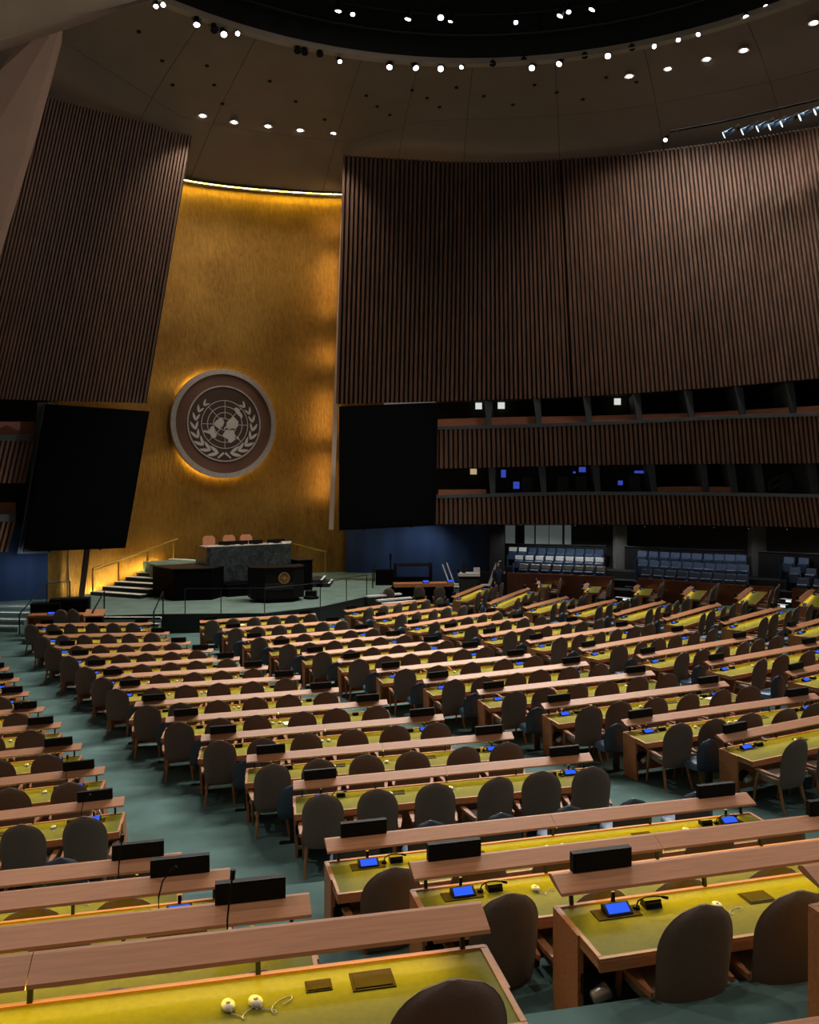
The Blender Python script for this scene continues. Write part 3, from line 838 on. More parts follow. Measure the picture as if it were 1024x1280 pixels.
# downlights let into the plaster: one row over the gold, one on the right
def downlight(p, label, group, power, target, angle=110, col=(1,.86,.66)):
    o = thing('downlight', p, label, 'downlight', group)
    MB().lathe([(.20,.0),(.22,-.02),(.22,.04),(.20,.06)], 14).build('trim_ring','rimceil',o)
    MB().lathe([(.13,-.03),(.13,.01)], 14).build('lens','lens',o)
    ld = bpy.data.lights.new('down_beam','SPOT'); ld.energy = power; ld.spot_size = R(angle); ld.spot_blend = .8; ld.color = col; ld.shadow_soft_size = .2
    lo = bpy.data.objects.new('down_beam', ld); COL.objects.link(lo); lo.parent = o
    dv = Vector(target)-Vector(p); lo.rotation_euler = dv.to_track_quat('-Z','Y').to_euler(); lo.location = dv.normalized()*.15
    return o
def on_ceiling(u, v):
    # nearest point of the plaster cone along the picture ray
    best = None
    for i, p in enumerate(dense):
        for t in [x/20 for x in range(21)]:
            c = ceil_at(p, t)
            if c.y < 5: continue
            e = abs(U0+F*c.x/c.y-u)+abs(V0-F*(c.z-H)/c.y-v)
            if best is None or e < best[0]: best = (e, c)
    d = best[1].y
    return P(u, v, d)-Vector((0,.25,.05))
for i, (u, v) in enumerate([(255,146),(294,154),(336,159),(376,164),(417,168)]):
    p = on_ceiling(u, v)
    downlight(p, 'small lit downlight over the gold wall, %s from the left' % ORD[i+1], 'downlights over the gold wall', 620, gpt(200+i*48, H+1), 90)
for i, (u, v) in enumerate([(785,97),(833,88),(881,76),(927,65),(974,48),(1014,31)]):
    p = on_ceiling(u, v)
    downlight(p, 'bright downlight in the plaster ceiling, %s from the left in its row' % ORD[i+1], 'downlights on the plaster ceiling', 700, (p.x*1.0, p.y+3, 0), 120, (1,.9,.78))
# moving heads over the right wall
mh = MB(); mh.lathe([(.10,.75),(.17,.70),(.20,.35),(.26,.0)], 14); MH = mh.mesh('housing','bluehead',True)
mf = MB(); mf.lathe([(.25,-.012),(.25,.004)], 16); MF = mf.mesh('lens','ledcool')
my = MB(); my.box(-.3,-.26,-.06,.06,.3,1.0); my.box(.26,.3,-.06,.06,.3,1.0); my.box(-.3,.3,-.1,.1,.95,1.15); MY = my.mesh('yoke','black')
for i, (u, v) in enumerate([(905,169),(928,165),(947,161),(962,159),(977,155),(1000,147),(1019,140)]):
    d = lerp(RT, u)-2.9; p = P(u, v, d)
    o = thing('moving_head_light', p, 'blue-grey stage light with lit face above the slatted wall, %s from the left' % ORD[i+1], 'spotlight', 'stage lights above the slatted wall')
    o.rotation_euler = (Vector((-.86,.34,-.42))).to_track_quat('-Z','Y').to_euler()
    o.scale = (.62,.62,.62); link('housing', MH, o); link('lens', MF, o); link('yoke', MY, o)
p = P(832,175,lerp(RT,832)-.6)
spotlight(p, (0,20,0), 'small lone lit spotlight above the slatted wall beside the dark bracket', None, True, 0, small=True)
tr = MB(); tr.tube([P(u, lerp([(835,178),(900,166),(1030,136)],u)-13, lerp(RT,u)-3.2) for u in range(838,1080,20)], .045, 6)
tag(tr.build('lighting_truss','blackmat'), 'black lighting bar carrying the blue-grey stage lights above the slatted wall', 'truss')

# ------------------------------------------------------------------ emblem on the gold wall
def emblem_parts(o, Rr, simple=False):
    T = Matrix.Rotation(R(90),4,'X')          # lathe axis z -> facing -y
    def ring(r0, r1, y0, y1, name, m, n=64):
        MB().lathe([(r0,-y0*0),(r0,y1),(r1,y1),(r1,0)], n, T) if False else None
        k = MB(); rows = []
        for r_, y in ((r0,y0),(r0,y1),(r1,y1),(r1,y0)):
            rows.append([(r_*math.cos(2*math.pi*i/n), -y, r_*math.sin(2*math.pi*i/n)) for i in range(n)])
        k.grid(rows+[rows[0]], close=True); k.build(name, m, o, smooth=False)
    def disc(r_, y0, y1, name, m, n=64):
        k = MB(); a = [(r_*math.cos(2*math.pi*i/n), -y0, r_*math.sin(2*math.pi*i/n)) for i in range(n)]; b = [(x,-y1,z) for x,_,z in a]
        k.grid([a,b], close=True); k.add(b, [tuple(range(n))]); k.add(a, [tuple(range(n))[::-1]]); k.build(name, m, o)
    disc(Rr*.93, 0, Rr*.06, 'disc', 'bronze'); ring(Rr*.91, Rr, 0, Rr*.105, 'outer_ring', 'silver')
    disc(Rr*.675, Rr*.05, Rr*.068, 'inner_disc', 'bronzed'); ring(Rr*.675, Rr*.70, Rr*.05, Rr*.085, 'inner_ring', 'silver')
    y = Rr*.074
    w = Rr*.006
    gr = MB()
    gc = (.01, -.012)
    for rr in (.11,.22,.33,.44):
        n = 48
        k = []
        for r_, yy in ((rr-.006,y-.02*Rr),(rr-.006,y),(rr+.006,y),(rr+.006,y-.02*Rr)):
            k.append([((gc[0]+r_*math.cos(2*math.pi*i/n))*Rr, -yy, (gc[1]+r_*math.sin(2*math.pi*i/n))*Rr) for i in range(n)])
        gr.grid(k, close=True)
    for i in range(8):
        a = i*math.pi/4; c, s = math.cos(a), math.sin(a)
        p0 = (gc[0]+.11*c, gc[1]+.11*s); p1 = (gc[0]+.44*c, gc[1]+.44*s)
        ww = .005
        pts = [(p0[0]-s*ww,p0[1]+c*ww),(p1[0]-s*ww,p1[1]+c*ww),(p1[0]+s*ww,p1[1]-c*ww),(p0[0]+s*ww,p0[1]-c*ww)]
        gr.prism([(a_*Rr,b_*Rr) for a_, b_ in pts], -y+.02*Rr, -y, 'y')
    gr.build('globe_grid','emblem',o)
    cont = MB()
    polys = [[(440,520),(455,500),(478,488),(515,495),(522,515),(510,545),(490,560),(478,572),(462,556),(442,545)],
             [(545,512),(565,492),(588,470),(606,466),(628,488),(644,500),(640,545),(612,566),(592,560),(570,572),(548,560),(535,560),(528,575),(520,560),(540,545)],
             [(508,622),(522,598),(548,572),(575,580),(600,572),(612,600),(618,630),(606,664),(575,684),(556,672),(552,650),(520,640)],
             [(345,598),(352,582),(388,586),(402,572),(408,552),(425,548),(436,562),(438,588),(460,618),(450,640),(428,648),(415,640),(402,614),(372,604)],
             [(608,398),(622,386),(645,392),(660,420),(682,452),(676,474),(660,462),(640,448),(620,424)],
             [(630,640),(640,625),(650,640),(642,655)], [(470,492),(488,474),(512,478),(505,492)]]
    for pl in polys:
        pts = [((u-525)/450*Rr, (525-v)/450*Rr) for u, v in pl]
        cont.prism(pts, -y+.02*Rr, -y-.006*Rr, 'y')
    cont.build('continents','emblem',o)
    for sgn in (-1, 1):
        lf = MB()
        def leaf(cx, cz, a, ln, wd):
            c, s = math.cos(a), math.sin(a); pts = []
            for t, q in ((0,0),(.25,.8),(.5,1),(.78,.62),(1,0),(.78,-.5),(.5,-.8),(.25,-.7)):
                px, pz = t*ln, q*wd*.5
                pts.append(((cx+px*c-pz*s)*Rr*sgn, (cz+px*s+pz*c)*Rr))
            lf.prism(pts, -y+.02*Rr, -y-.004*Rr, 'y')
        for k in range(8):
            a = R(258 - k*17.0); rad = .52+.03*math.sin(k/7*math.pi)
            cx, cz = rad*math.cos(a), -.03+rad*math.sin(a)
            if sgn: cx = -abs(cx) if True else cx
            tdir = math.atan2(-math.cos(a), math.sin(a))       # along the branch, towards its tip
            cx2 = rad*math.cos(a)
            # mirrored for the other side by sgn (left branch drawn with negative x)
            base = (-cx2 if False else cx2)
            sc_ = 1-.06*k
            leaf(-base*-1, cz, tdir+R(24), .235*sc_, .072*sc_); leaf(-base*-1, cz, tdir-R(26), .22*sc_, .066*sc_)
        pts = [(.0,-.55),(.03,-.52),(.13,-.62),(.115,-.64)]
        lf.prism([(p[0]*Rr*sgn, p[1]*Rr) for p in pts], -y+.02*Rr, -y-.004*Rr, 'y')
        lf.build('olive_branch','emblem',o)
dE = lerp(GOLD, 279)-.45
pc = P(279, 530, dE)
ta = gpt(292,0)-gpt(266,0); rzE = math.atan2(ta.y, ta.x)
em = thing('wall_emblem', pc, 'large round bronze emblem of a globe between olive branches on the gold wall', 'emblem', None, rzE)
emblem_parts(em, 2.95)
# halo lamp strip behind its rim
add_spot(ring_at(330,-.4)+Vector((0,0,-.4)), pc, 2600, 16, .5, (1,.90,.80))
hs = MB(); n = 64
rows = []
for r_, yy in ((2.70,.16),(2.80,.16),(2.80,.26),(2.70,.26)):
    rows.append([(r_*math.cos(2*math.pi*i/n), yy, r_*math.sin(2*math.pi*i/n)) for i in range(n)])
hs.grid(rows+[rows[0]], close=True)
hs.build('halo_strip','halo',em)
MB().lathe([(1.6,-.42),(1.6,0)], 24, Matrix.Rotation(R(90),4,'X')).build('wall_mount','black',em)

# ------------------------------------------------------------------ video screens
def screen(name, quad, label, thick=.35):
    a, b, c, d = quad
    nrm = (b-a).cross(d-a).normalized()
    if nrm.y < 0: nrm = -nrm
    q = [p+nrm*thick for p in quad]
    o = thing(name, (a+c)/2, label, 'screen')
    loc = Vector((a+c)/2)
    MB().add([p-loc for p in list(quad)+q], [(0,1,2,3),(7,6,5,4),(0,4,5,1),(1,5,6,2),(2,6,7,3),(3,7,4,0)]).build('cabinet','blackmat',o)
    ins = [p+((a+c)/2-p)*.03-nrm*.015 for p in quad]
    in2 = [p+nrm*.014 for p in ins]
    MB().add([p-loc for p in ins+in2], [(0,1,2,3),(0,4,5,1),(1,5,6,2),(2,6,7,3),(3,7,4,0)]).build('display_panel','blackmat',o)
    br = MB()
    for k in (.25,.75):
        p0 = a+(b-a)*k+nrm*.3-loc; br.tube([p0, p0+Vector((0,.9,.25))], .08, 6)
    br.build('bracket','black',o)
    return o
screen('video_screen', [P(30,690,35.0),P(157,685,37.2),P(187,514,37.4),P(58,505,35.4)], 'large dark video screen hanging left of the gold wall')
screen('video_screen', [P(424,663,44.0),P(543,657,42.8),P(546,503,43.0),P(424,508,44.2)], 'large dark video screen hanging right of the gold wall')

# ------------------------------------------------------------------ balcony of booths on the right
BD = smooth_tab([(405,46.3),(545,44.3),(700,42.4),(800,40.4),(912,37.9),(1024,35.0),(1130,31.3),(1236,27)])
L = lambda *a: list(a)
v_open1_t = vb
v_ledge1_t = [(545,524),(640,521),(730,520),(870,516),(1024,507)]
v_slat1_t = [(545,537),(640,535),(780,530),(920,523),(1024,520)]
v_slat1_b = [(545,586),(700,582),(860,580),(1024,579)]
v_ledge2_t= [(545,612),(700,611),(860,608),(1024,610)]
v_slat2_t = [(545,623),(700,619),(860,619),(1024,622)]
v_slat2_b = [(545,655),(700,655),(860,656),(1024,659)]
def bpt(u, tab, off=0): d = lerp(BD,u)+off; return P(u, lerp(tab,u) if not isinstance(tab,(int,float)) else tab, d)
def slat_band(name, top, bot, off=0, u0=545, u1=1180, n=106, par=None):
    cols = []
    for i in range(n+1):
        u = u0+(u1-u0)*i/n
        lean = lerp([(545,0),(640,3),(780,6),(1024,12),(1236,18)],u)*-.5
        cols.append((bpt(u,bot,off), bpt(u+lean,top,off)))
    return slat_wall(name, cols, depth=.14, frac=.55)
slat_band('wall_balcony', v_slat1_t, v_slat1_b)
slat_band('wall_balcony_low', v_slat2_t, v_slat2_b)
def band(name, m, tabs_offs, u0=545, u1=1180, n=24):
    k = MB(); rows = []
    for tab, off in tabs_offs: rows.append([bpt(u0+(u1-u0)*i/n, tab, off) for i in range(n+1)])
    k.grid(rows); return struct(k.build(name, m))
add = lambda tab, dv: [(u, v+dv) for u, v in tab]
# parapet caps (blue-grey), ledge boards, booth backs, floors
band('trim_5','fin', [(v_slat1_t,-.16),(add(v_slat1_t,-4),-.12),(add(v_slat1_t,-5),.5),(add(v_slat1_t,4),.5)])
band('trim_6','fin', [(v_slat2_t,-.16),(add(v_slat2_t,-4),-.12),(add(v_slat2_t,-5),.5),(add(v_slat2_t,4),.5)])
band('trim_7','boothboard', [(add(v_slat1_t,2),.12),(v_ledge1_t,.22),(add(v_ledge1_t,0),.5)])
band('wall_booth','booth', [(add(vb,-30),2.6),(add(v_slat1_t,6),2.6),(add(v_slat1_t,6),-.0)])
band('wall_booth_low','booth', [(v_slat1_b,-.0),(add(v_slat1_b,-2),2.6),(add(v_slat2_t,6),2.6),(add(v_slat2_t,6),0)])
band('ceiling_booth','booth', [(vb,.0),(add(vb,2),2.7)])
band('floor_balcony','booth', [(v_slat2_b,.0),(add(v_slat2_b,2),4.5),(add(v_slat2_b,-8),4.5)])
def partial_band(name, m, tabs, u0, u1): return band(name, m, tabs, u0, u1, 8)
for u0, u1 in ((548,608),(820,878),(886,914)):
    partial_band('trim_8','boothboard', [(add(v_slat2_t,2),.12),(v_ledge2_t,.22),(v_ledge2_t,.5)], u0, u1)
fins1 = [608,671,734,797,862,926,990,1056,1120]
fins2 = [613,677,745,815,880,916,950,1018,1085]
def fin(u, t0, t1, name):
    lean = lerp([(545,-1),(640,3),(1024,8),(1236,12)],u)
    k = MB(); a, b = bpt(u,t1), bpt(u-lean,t0)
    w = Vector((.26,0,0)); y = Vector((.35,2.2,0))
    k.add([a,a+w,b+w*1.3,b-w*.1,a+y,a+w+y,b+w+y,b+y],[(0,1,2,3),(1,5,6,2),(4,0,3,7),(5,4,7,6)])
    struct(k.build(name,'fin'))
for u in fins1: fin(u, vb, add(v_slat1_t,-3), 'wall_fin')
for u in fins2: fin(u, v_slat1_b, add(v_slat2_t,-3), 'wall_fin')
# glass panes in the lower booths, lit squares, monitors
gi = 0
for u0, u1 in ((620,675),(684,743),(752,812),(921,948),(957,1016)):
    gi += 1
    k = MB(); q = [bpt(u0,add(v_slat2_t,-3),.25), bpt(u1,add(v_slat2_t,-3),.25), bpt(u1,v_slat1_b,.25), bpt(u0,v_slat1_b,.25)]
    t = Vector((.01,.03,0)); k.add(q+[p+t for p in q], [(0,1,2,3),(7,6,5,4),(0,4,5,1),(1,5,6,2),(2,6,7,3),(3,7,4,0)])
    struct(k.build('window_%d' % gi,'glass'))
def quad_panel(name, m, u0, v0, u1, v1, d, label, cat, group=None, thick=.06):
    k = MB(); a = P(u0,v1,d); b = P(u1,v0,d)
    c = (a+b)/2
    k.box(a.x-c.x, b.x-c.x, -thick/2, thick/2, a.z-c.z, b.z-c.z)
    o = k.build(name, m, None, loc=c); return tag(o, label, cat, group)
dd = lambda u: lerp(BD,u)+2.2
quad_panel('lit_window_pane','winlit',594.5,503.5,602.5,511.5,dd(600),'small white lit square pane in the upper booths, leftmost','lit pane')
quad_panel('lit_window_pane','winlit',622.5,503,631,511,dd(627),'small white lit square pane in the upper booths, second from left','lit pane')
quad_panel('lit_window_pane','winlit',768,498,776,506,dd(772),'dim lit square pane in the upper booths, furthest right','lit pane')
quad_panel('lit_window_pane','winwarm',588,586,596,593,dd(592),'small warm lit square pane in the lower booths','lit pane')
for i, (u0,v0,u1,v1) in enumerate([(626,586,633,598),(641,601,650,612),(723,583,733,591),(716,589,720,592),(772,600,779,607),(792,588,806,592)]):
    d = dd(u0)-.5; c = P((u0+u1)/2,(v0+v1)/2,d)
    o = thing('booth_monitor', c, 'small blue glowing monitor in the lower booths, %s from the left' % ORD[i+1], 'monitor', 'monitors in the booths')
    w, h = (u1-u0)/F*d/2, (v1-v0)/F*d/2
    MB().box(-w,w,-.02,.05,-h,h).build('casing','black',o); MB().box(-w*.85,w*.85,-.03,-.02,-h*.8,h*.8).build('display','mon',o)
for i, u in enumerate((660,705,728,795,985)):
    d = lerp(BD,u)+1.6; z0 = ZV(lerp(v_slat2_t,u)+4, d)
    o = thing('booth_chair', (PX(u,d), d, z0), 'dark office chair inside the lower booths, %s from the left' % ORD[i+1], 'chair', 'chairs in the booths')
    MB().box(-.28,.28,.18,.26,.45,1.15).build('backrest','fin',o); MB().box(-.28,.28,-.25,.25,.40,.48).build('seat','fin',o); MB().lathe([(.25,0),(.25,.04),(.04,.06),(.04,.40)],10).build('pedestal','black',o)
# stair rails seen through the glass at the far right
for i, (a, b) in enumerate((((936,612),(960,592)),((962,612),(1012,584)))):
    k = MB(); d = lerp(BD,a[0])+1.2
    p0, p1 = P(*a,d), P(*b,d+.8); up = Vector((0,0,.35))
    k.tube([p0,p1], .07, 6); k.tube([p0+up,p1+up], .07, 6)
    k.tube([p0,p0+up], .05, 5); k.tube([p1,p1+up], .05, 5)
    tag(k.build('stair_rail','column'), 'pale sloping stair rail behind the booth glass, %s' % ('upper right one' if i else 'smaller one on its left'), 'rail')
# left-hand bit of the balcony
LD = smooth_tab([(-120,31.2),(-60,33.2),(0,35.0),(60,36.6)])
def lpt(u, v, off=0): d = lerp(LD,u)+off; return P(u, v, d)
def lband(name, m, pts, u0, u1, sl=0):
    k = MB(); rows = []
    for v, off, sh in pts: rows.append([lpt(u0+(u1-u0)*i/6+sh, v, off) for i in range(7)])
    k.grid(rows); return struct(k.build(name,m))
lband('wall_booth_left','booth', [(490,2.4,0),(700,2.4,-30)], -120, 62)
lband('trim_9','boothboard', [(545,.6,0),(527,.65,0),(527,1.0,0)], -120, 43)
lband('trim_10','boothboard', [(645,.6,0),(628,.65,0),(628,1.0,0)], -120, 20)
lband('trim_11','fin', [(551,-.16,0),(544,-.14,0),(543,.5,0)], -120, 44)
lband('trim_12','fin', [(652,-.16,0),(643,-.14,0),(642,.5,0)], -120, 20)
def lcols(u0, u1, vt_, vb_, shift, n):
    return [(lpt(u0+(u1-u0)*i/n-shift, vb_), lpt(u0+(u1-u0)*i/n, vt_)) for i in range(n+1)]
slat_wall('wall_balcony_left', lcols(-118,44,551,604,12,26), .14, .55)
slat_wall('wall_balcony_left_low', lcols(-118,20,652,690,10,22), .14, .55)
k = MB()
for u_t, u_b in ((55,22),(59,26)):
    a, b = lpt(u_b,692,-.2), lpt(u_t,503,-.2); w = Vector((.05,0,0)); y = Vector((0,.6,0))
    k.add([a,a+w,b+w,b,a+y,a+w+y,b+w+y,b+y],[(0,1,2,3),(1,5,6,2),(4,0,3,7),(5,4,7,6),(3,2,6,7),(4,5,1,0)])
struct(k.build('trim_13','fin'))
k = MB(); a, b, c, d = lpt(27,692,.05), lpt(60,692,.05), lpt(62,503,.05), lpt(47,503,.05)
y = Vector((0,2.5,0)); k.add([a,b,c,d,a+y,b+y,c+y,d+y],[(0,1,2,3),(4,0,3,7),(1,5,6,2),(7,6,5,4)])
struct(k.build('wall_fin','fin'))

# ------------------------------------------------------------------ blue drapes right and left of the stage
def drape(name, pts, z0, z1, m='bluewall'):
    k = MB(); rows = [[], []]; n = len(pts)
    seg = []
    for a, b in zip(pts, pts[1:]):
        for i in range(16):
            t = i/16; seg.append((a[0]+(b[0]-a[0])*t, a[1]+(b[1]-a[1])*t))
    seg.append(pts[-1])
    for i, (x, y) in enumerate(seg):
        yy = y+.05*math.sin(i*1.3)
        rows[0].append((x,yy,z0)); rows[1].append((x,yy,z1))
    k.grid(rows); k.grid([[(p[0],p[1]+.2,p[2]) for p in r][::-1] for r in rows])
    return struct(k.build(name, m, smooth=True))
drape('wall_drape_right', [(PX(433,48.6),48.6),(PX(520,48.0),48.0),(PX(612,46.6),46.6)], STZ-1.2, H-1.0)
drape('wall_drape_left', [(PX(-140,36.6),36.6),(PX(0,37.0),37.0),(PX(86,38.2),38.2)], STZ-.6, H-2.0)
k = MB(); k.box(-.4,.4,-.3,.6,STZ-1.3,H-1.2)
struct(k.build('wall_dark_pier','slatback', loc=(PX(621,45.6),45.6,0)))

# ------------------------------------------------------------------ stage platform
edge = [(-60,771,0),(60,771,0),(125,769,0),(200,768,0),(330,767,0),(400,759,0),(450,748,0),(480,741.5,0),(490,733,0)]
ep = []
for u, v, _ in edge:
    d = F*5.35/(v-V0); ep.append(Vector((PX(u,d), d)))
ep = [Vector((-26,36.6)), Vector((PX(-60,36.0),36.0)), Vector((PX(50,35.6),35.6)), Vector((PX(56,33.2),33.2)), Vector((PX(125,33.0),33.0))] + ep[3:]
back = [Vector((p.x*1.02, 52)) for p in ep]
k = MB(); n = len(ep)
k.grid([[(p.x,p.y,STZ) for p in ep], [(p.x,p.y,STZ) for p in back]])
stg = struct(k.build('floor_stage','carpetst'))
k = MB(); k.grid([[(p.x,p.y,STZ-1.6) for p in ep], [(p.x,p.y,STZ-.06) for p in ep]])
k.grid([[(p.x,p.y-.02,STZ-.06) for p in ep], [(p.x,p.y-.02,STZ+.01) for p in ep], [(p.x,p.y+.1,STZ+.01) for p in ep]])
struct(k.build('wall_stage_riser','riser'))
# railing posts with a thin rail along the stage edge
def ep_at(u):
    for a, b in zip(ep, ep[1:]):
        ua, ub = U0+F*a.x/a.y, U0+F*b.x/b.y
        if ua <= u <= ub:
            t = (u-ua)/(ub-ua); return a+(b-a)*t
    return ep[-1]
k = thing('stage_railing', (ep_at(330).x, ep_at(330).y, STZ), 'thin black railing with slim posts along the curved front edge of the stage', 'railing')
off = Vector((ep_at(330).x, ep_at(330).y, STZ))
rp = [ep_at(u)+Vector((0,.15)) for u in (230,275,330,400,432,458)]
tp = []
for i, u in enumerate((230,275,330,400,432,458)):
    p = Vector((rp[i].x, rp[i].y, STZ))-off
    MB().tube([p, p+Vector((0,0,1.0))], .02, 6).build('post','darkmetal',k); tp.append(p+Vector((0,0,1.0)))
MB().tube(tp, .016, 6).build('top_rail','darkmetal',k)

def step_set(name, a, b, z_top, nstep, rise, tread, dirv, label, group=None, treadmat='carpetst', light=False):
    """steps going down from z_top; a-b is the front edge line of the top step, dirv points downhill"""
    o = thing(name, (a.x, a.y, z_top-nstep*rise), label, 'stairs', group)
    off = Vector((a.x, a.y, z_top-nstep*rise)); dv = Vector((dirv[0],dirv[1],0)).normalized()
    A = Vector((a.x,a.y,0)); B_ = Vector((b.x,b.y,0))
    base = off.z
    for i in range(nstep):
        z = z_top-i*rise-rise*0; f0 = dv*tread*i; f1 = dv*tread*(i-1)
        p = [A+f1, B_+f1, B_+f0, A+f0]
        if i == 0: p = [A-dv*.04, B_-dv*.04, B_, A]
        k = MB(); vs = [Vector((q.x,q.y,base-.3))-off for q in p]+[Vector((q.x,q.y,z))-off for q in p]
        k.add(vs, [(0,1,2,3),(7,6,5,4),(0,4,5,1),(1,5,6,2),(2,6,7,3),(3,7,4,0)])
        st = k.build('step',treadmat,o)
        nb = MB(); q = [A+f0, B_+f0, B_+f0-dv*.12, A+f0-dv*.12]
        vs = [Vector((x.x,x.y,z-.07))-off for x in q]+[Vector((x.x,x.y,z+.012))-off for x in q]
        nb.add(vs, [(0,1,2,3),(7,6,5,4),(0,4,5,1),(1,5,6,2),(2,6,7,3),(3,7,4,0)])
        nb.build('nosing','nosing',st)
    return o
# steps in the left front of the stage, and the wider flight at the far left
a = Vector((PX(128,32.9),32.80)); b = Vector((PX(202,32.9),32.80))
step_set('stage_steps', a, b, STZ-.02, 3, .20, .34, (0,-1), 'short carpeted steps with pale nosings up to the stage')
a = Vector((PX(-60,36),35.85)); b = Vector((PX(48,35.6),35.45))
step_set('stage_steps', a, b, STZ-.0, 4, .20, .48, (-.1,-1), 'wide flight of steps with pale nosings beside the left blue drape')
def handrail(name, pts, zs, label, m='darkmetal', r=.03, drop=.95):
    o = thing(name, pts[0], label, 'handrail'); off = Vector(pts[0])
    top = [Vector(p)+Vector((0,0,drop))-off for p in pts]
    MB().tube(top, r, 6).build('top_rail',m,o)
    for p in pts: MB().tube([Vector(p)-off, Vector(p)+Vector((0,0,drop))-off], r, 6).build('post',m,o)
    return o
def up(p, z): return Vector((p.x,p.y,z))
handrail('handrail', [P(112,800,31.9)*1, ], None, 'x') if False else None
for i, (u, dx) in enumerate(((128,0),(202,0))):
    x = PX(u,32.9)
    handrail('handrail', [Vector((x,31.9,STZ-.6)), Vector((x,33.1,STZ))], None, 'black handrail on the %s side of the short stage steps' % ('left','right')[i])
x = PX(46,35.4)
handrail('handrail', [Vector((x+.15,33.5,STZ-.95)), Vector((x+.2,35.9,STZ)), Vector((x+.9,36.6,STZ))], None, 'black handrail at the end of the wide stage steps')

# dais: stairs along the gold wall up to the rostrum floor
DZ = STZ+1.28
lo_, hi_ = Vector((PX(113,39.0),39.0)), Vector((PX(222,43.6),43.6))
nst = 8
o = thing('dais_stairs', (lo_.x, lo_.y, STZ), 'flight of carpeted steps with pale nosings climbing along the gold wall', 'stairs')
off = Vector((lo_.x, lo_.y, STZ))
for i in range(nst):
    t0, t1 = i/nst, (i+1)/nst
    z = STZ+(DZ-STZ)*t1
    a0 = lo_+(hi_-lo_)*t0; a1 = lo_+(hi_-lo_)*t1
    wv = Vector((2.7-1.3*t0,-1.2+.6*t0))
    b0, b1 = a0+wv, a1+wv
    q = [a0,b0,b1+Vector((0,.3)),a1]
    k = MB(); vs = [Vector((p.x,p.y,STZ))-off for p in q]+[Vector((p.x,p.y,z))-off for p in q]
    k.add(vs, [(0,3,2,1),(4,5,6,7),(0,1,5,4),(1,2,6,5),(2,3,7,6),(3,0,4,7)])
    st = k.build('step','riser',o)
    tr_ = MB(); q2 = [a0+(b0-a0)*.02,b0-(b0-a0)*.02,b0+(b1-b0)*.55,a0+(a1-a0)*.55]
    vs = [Vector((p.x,p.y,z))-off for p in q2]+[Vector((p.x,p.y,z+.02))-off for p in q2]
    tr_.add(vs, [(0,3,2,1),(4,5,6,7),(0,1,5,4),(1,2,6,5),(2,3,7,6),(3,0,4,7)])
    tr_.build('nosing','nosing',st)
# brass rail along the gold wall
ra = [Vector((lo_.x-.35,lo_.y+.05,STZ+.05)), None]
o = thing('handrail', ra[0], 'brass handrail rising along the gold wall beside the dais steps', 'handrail'); off = Vector(ra[0])
e0, e1 = P(116,712,39.2), P(222,674,44.0)
f0, f1 = P(116,748,39.2), P(222,700,44.0)
MB().tube([e0-off,e1-off], .07, 6).build('top_rail','brass',o)
MB().tube([f0-off,f1-off], .10, 6).build('stringer','brass',o)
for t in (0,.28,.62,.95):
    p0, p1 = f0+(f1-f0)*t, e0+(e1-e0)*t
    MB().tube([p0-off,p1-off], .045, 6).build('post','brass',o)
for t in (.10,.24,.38,.52,.66,.80):
    p0 = f0+(f1-f0)*t+Vector((-.05,.15,.12))
    ld = bpy.data.lights.new('stair_lamp','POINT'); ld.energy = 26; ld.color = (1,.75,.22); ld.shadow_soft_size = .05
    lo2 = bpy.data.objects.new('stair_lamp', ld); COL.objects.link(lo2); lo2.location = p0; 
# mirrored short stairs and rail right of the rostrum
o = thing('handrail', P(370,700,44), 'brass handrail on the gold wall right of the marble rostrum', 'handrail'); off = Vector(P(370,700,44))
e0, e1 = P(366,680,45.5), P(408,690,44.5); f0, f1 = P(366,705,45.5), P(408,716,44.5)
MB().tube([e0-off,e1-off], .06, 6).build('top_rail','brass',o)
for t in (.02,.12,.97):
    MB().tube([f0+(f1-f0)*t-off, e0+(e1-e0)*t-off], .05, 6).build('post','brass',o)
o = thing('dais_stairs', P(400,720,42.5), 'small steps with pale edges at the right end of the rostrum', 'stairs'); off = Vector(P(400,720,42.5))
for i, (u0,u1,v0,v1) in enumerate(((390,404,716,722),(398,413,719,727))):
    a = P(u0,v1,42.6); b = P(u1,v1,42.2)
    k = MB(); k.box(a.x-off.x,b.x-off.x,-.6,1.2,STZ-off.z,(.36-.18*i)+STZ-off.z); st = k.build('step','riser',o)
    nb = MB(); nb.box(b.x-off.x-.10,b.x-off.x,-.62,1.2,(.36-.18*i)+STZ-off.z,(.38-.18*i)+STZ-off.z); nb.build('nosing','nosing',st)

# dais floor and the marble rostrum
ra = R(33); rc, rs = math.cos(ra), math.sin(ra)
def rost(x, y, z=0): return Vector((RO.x+rc*x-rs*y, RO.y+rs*x+rc*y, z))
RO = Vector((PX(256,39.3),39.3)); RL = 4.12
k = MB(); k.box(-.15,RL+.9,-.5,4.2,STZ,DZ); k.box(-1.7,-.15,1.9,4.2,STZ,DZ)
struct(k.build('floor_dais','carpetst', loc=(RO.x,RO.y,0), rz=ra))
mz0, mz1 = ZV(727,39.3), ZV(683,39.3)
o = thing('rostrum_desk', (RO.x,RO.y,DZ), 'long green marble rostrum desk in front of the gold wall', 'rostrum', None, ra)
MB().box(0,RL,-.62,-.50,mz0-DZ,mz1-DZ).build('front_panel','marble',o)
MB().box(-.12,0,-.60,.9,mz0-DZ,mz1-DZ).build('side_panel','marble',o); MB().box(RL-.1,RL,-.50,.9,mz0-DZ,mz1-DZ).build('side_panel','marble',o)
MB().box(-.12,RL,-.56,.5,mz1-DZ-.05,mz1-DZ+.01).build('ledge','cap',o)
rch = MB()
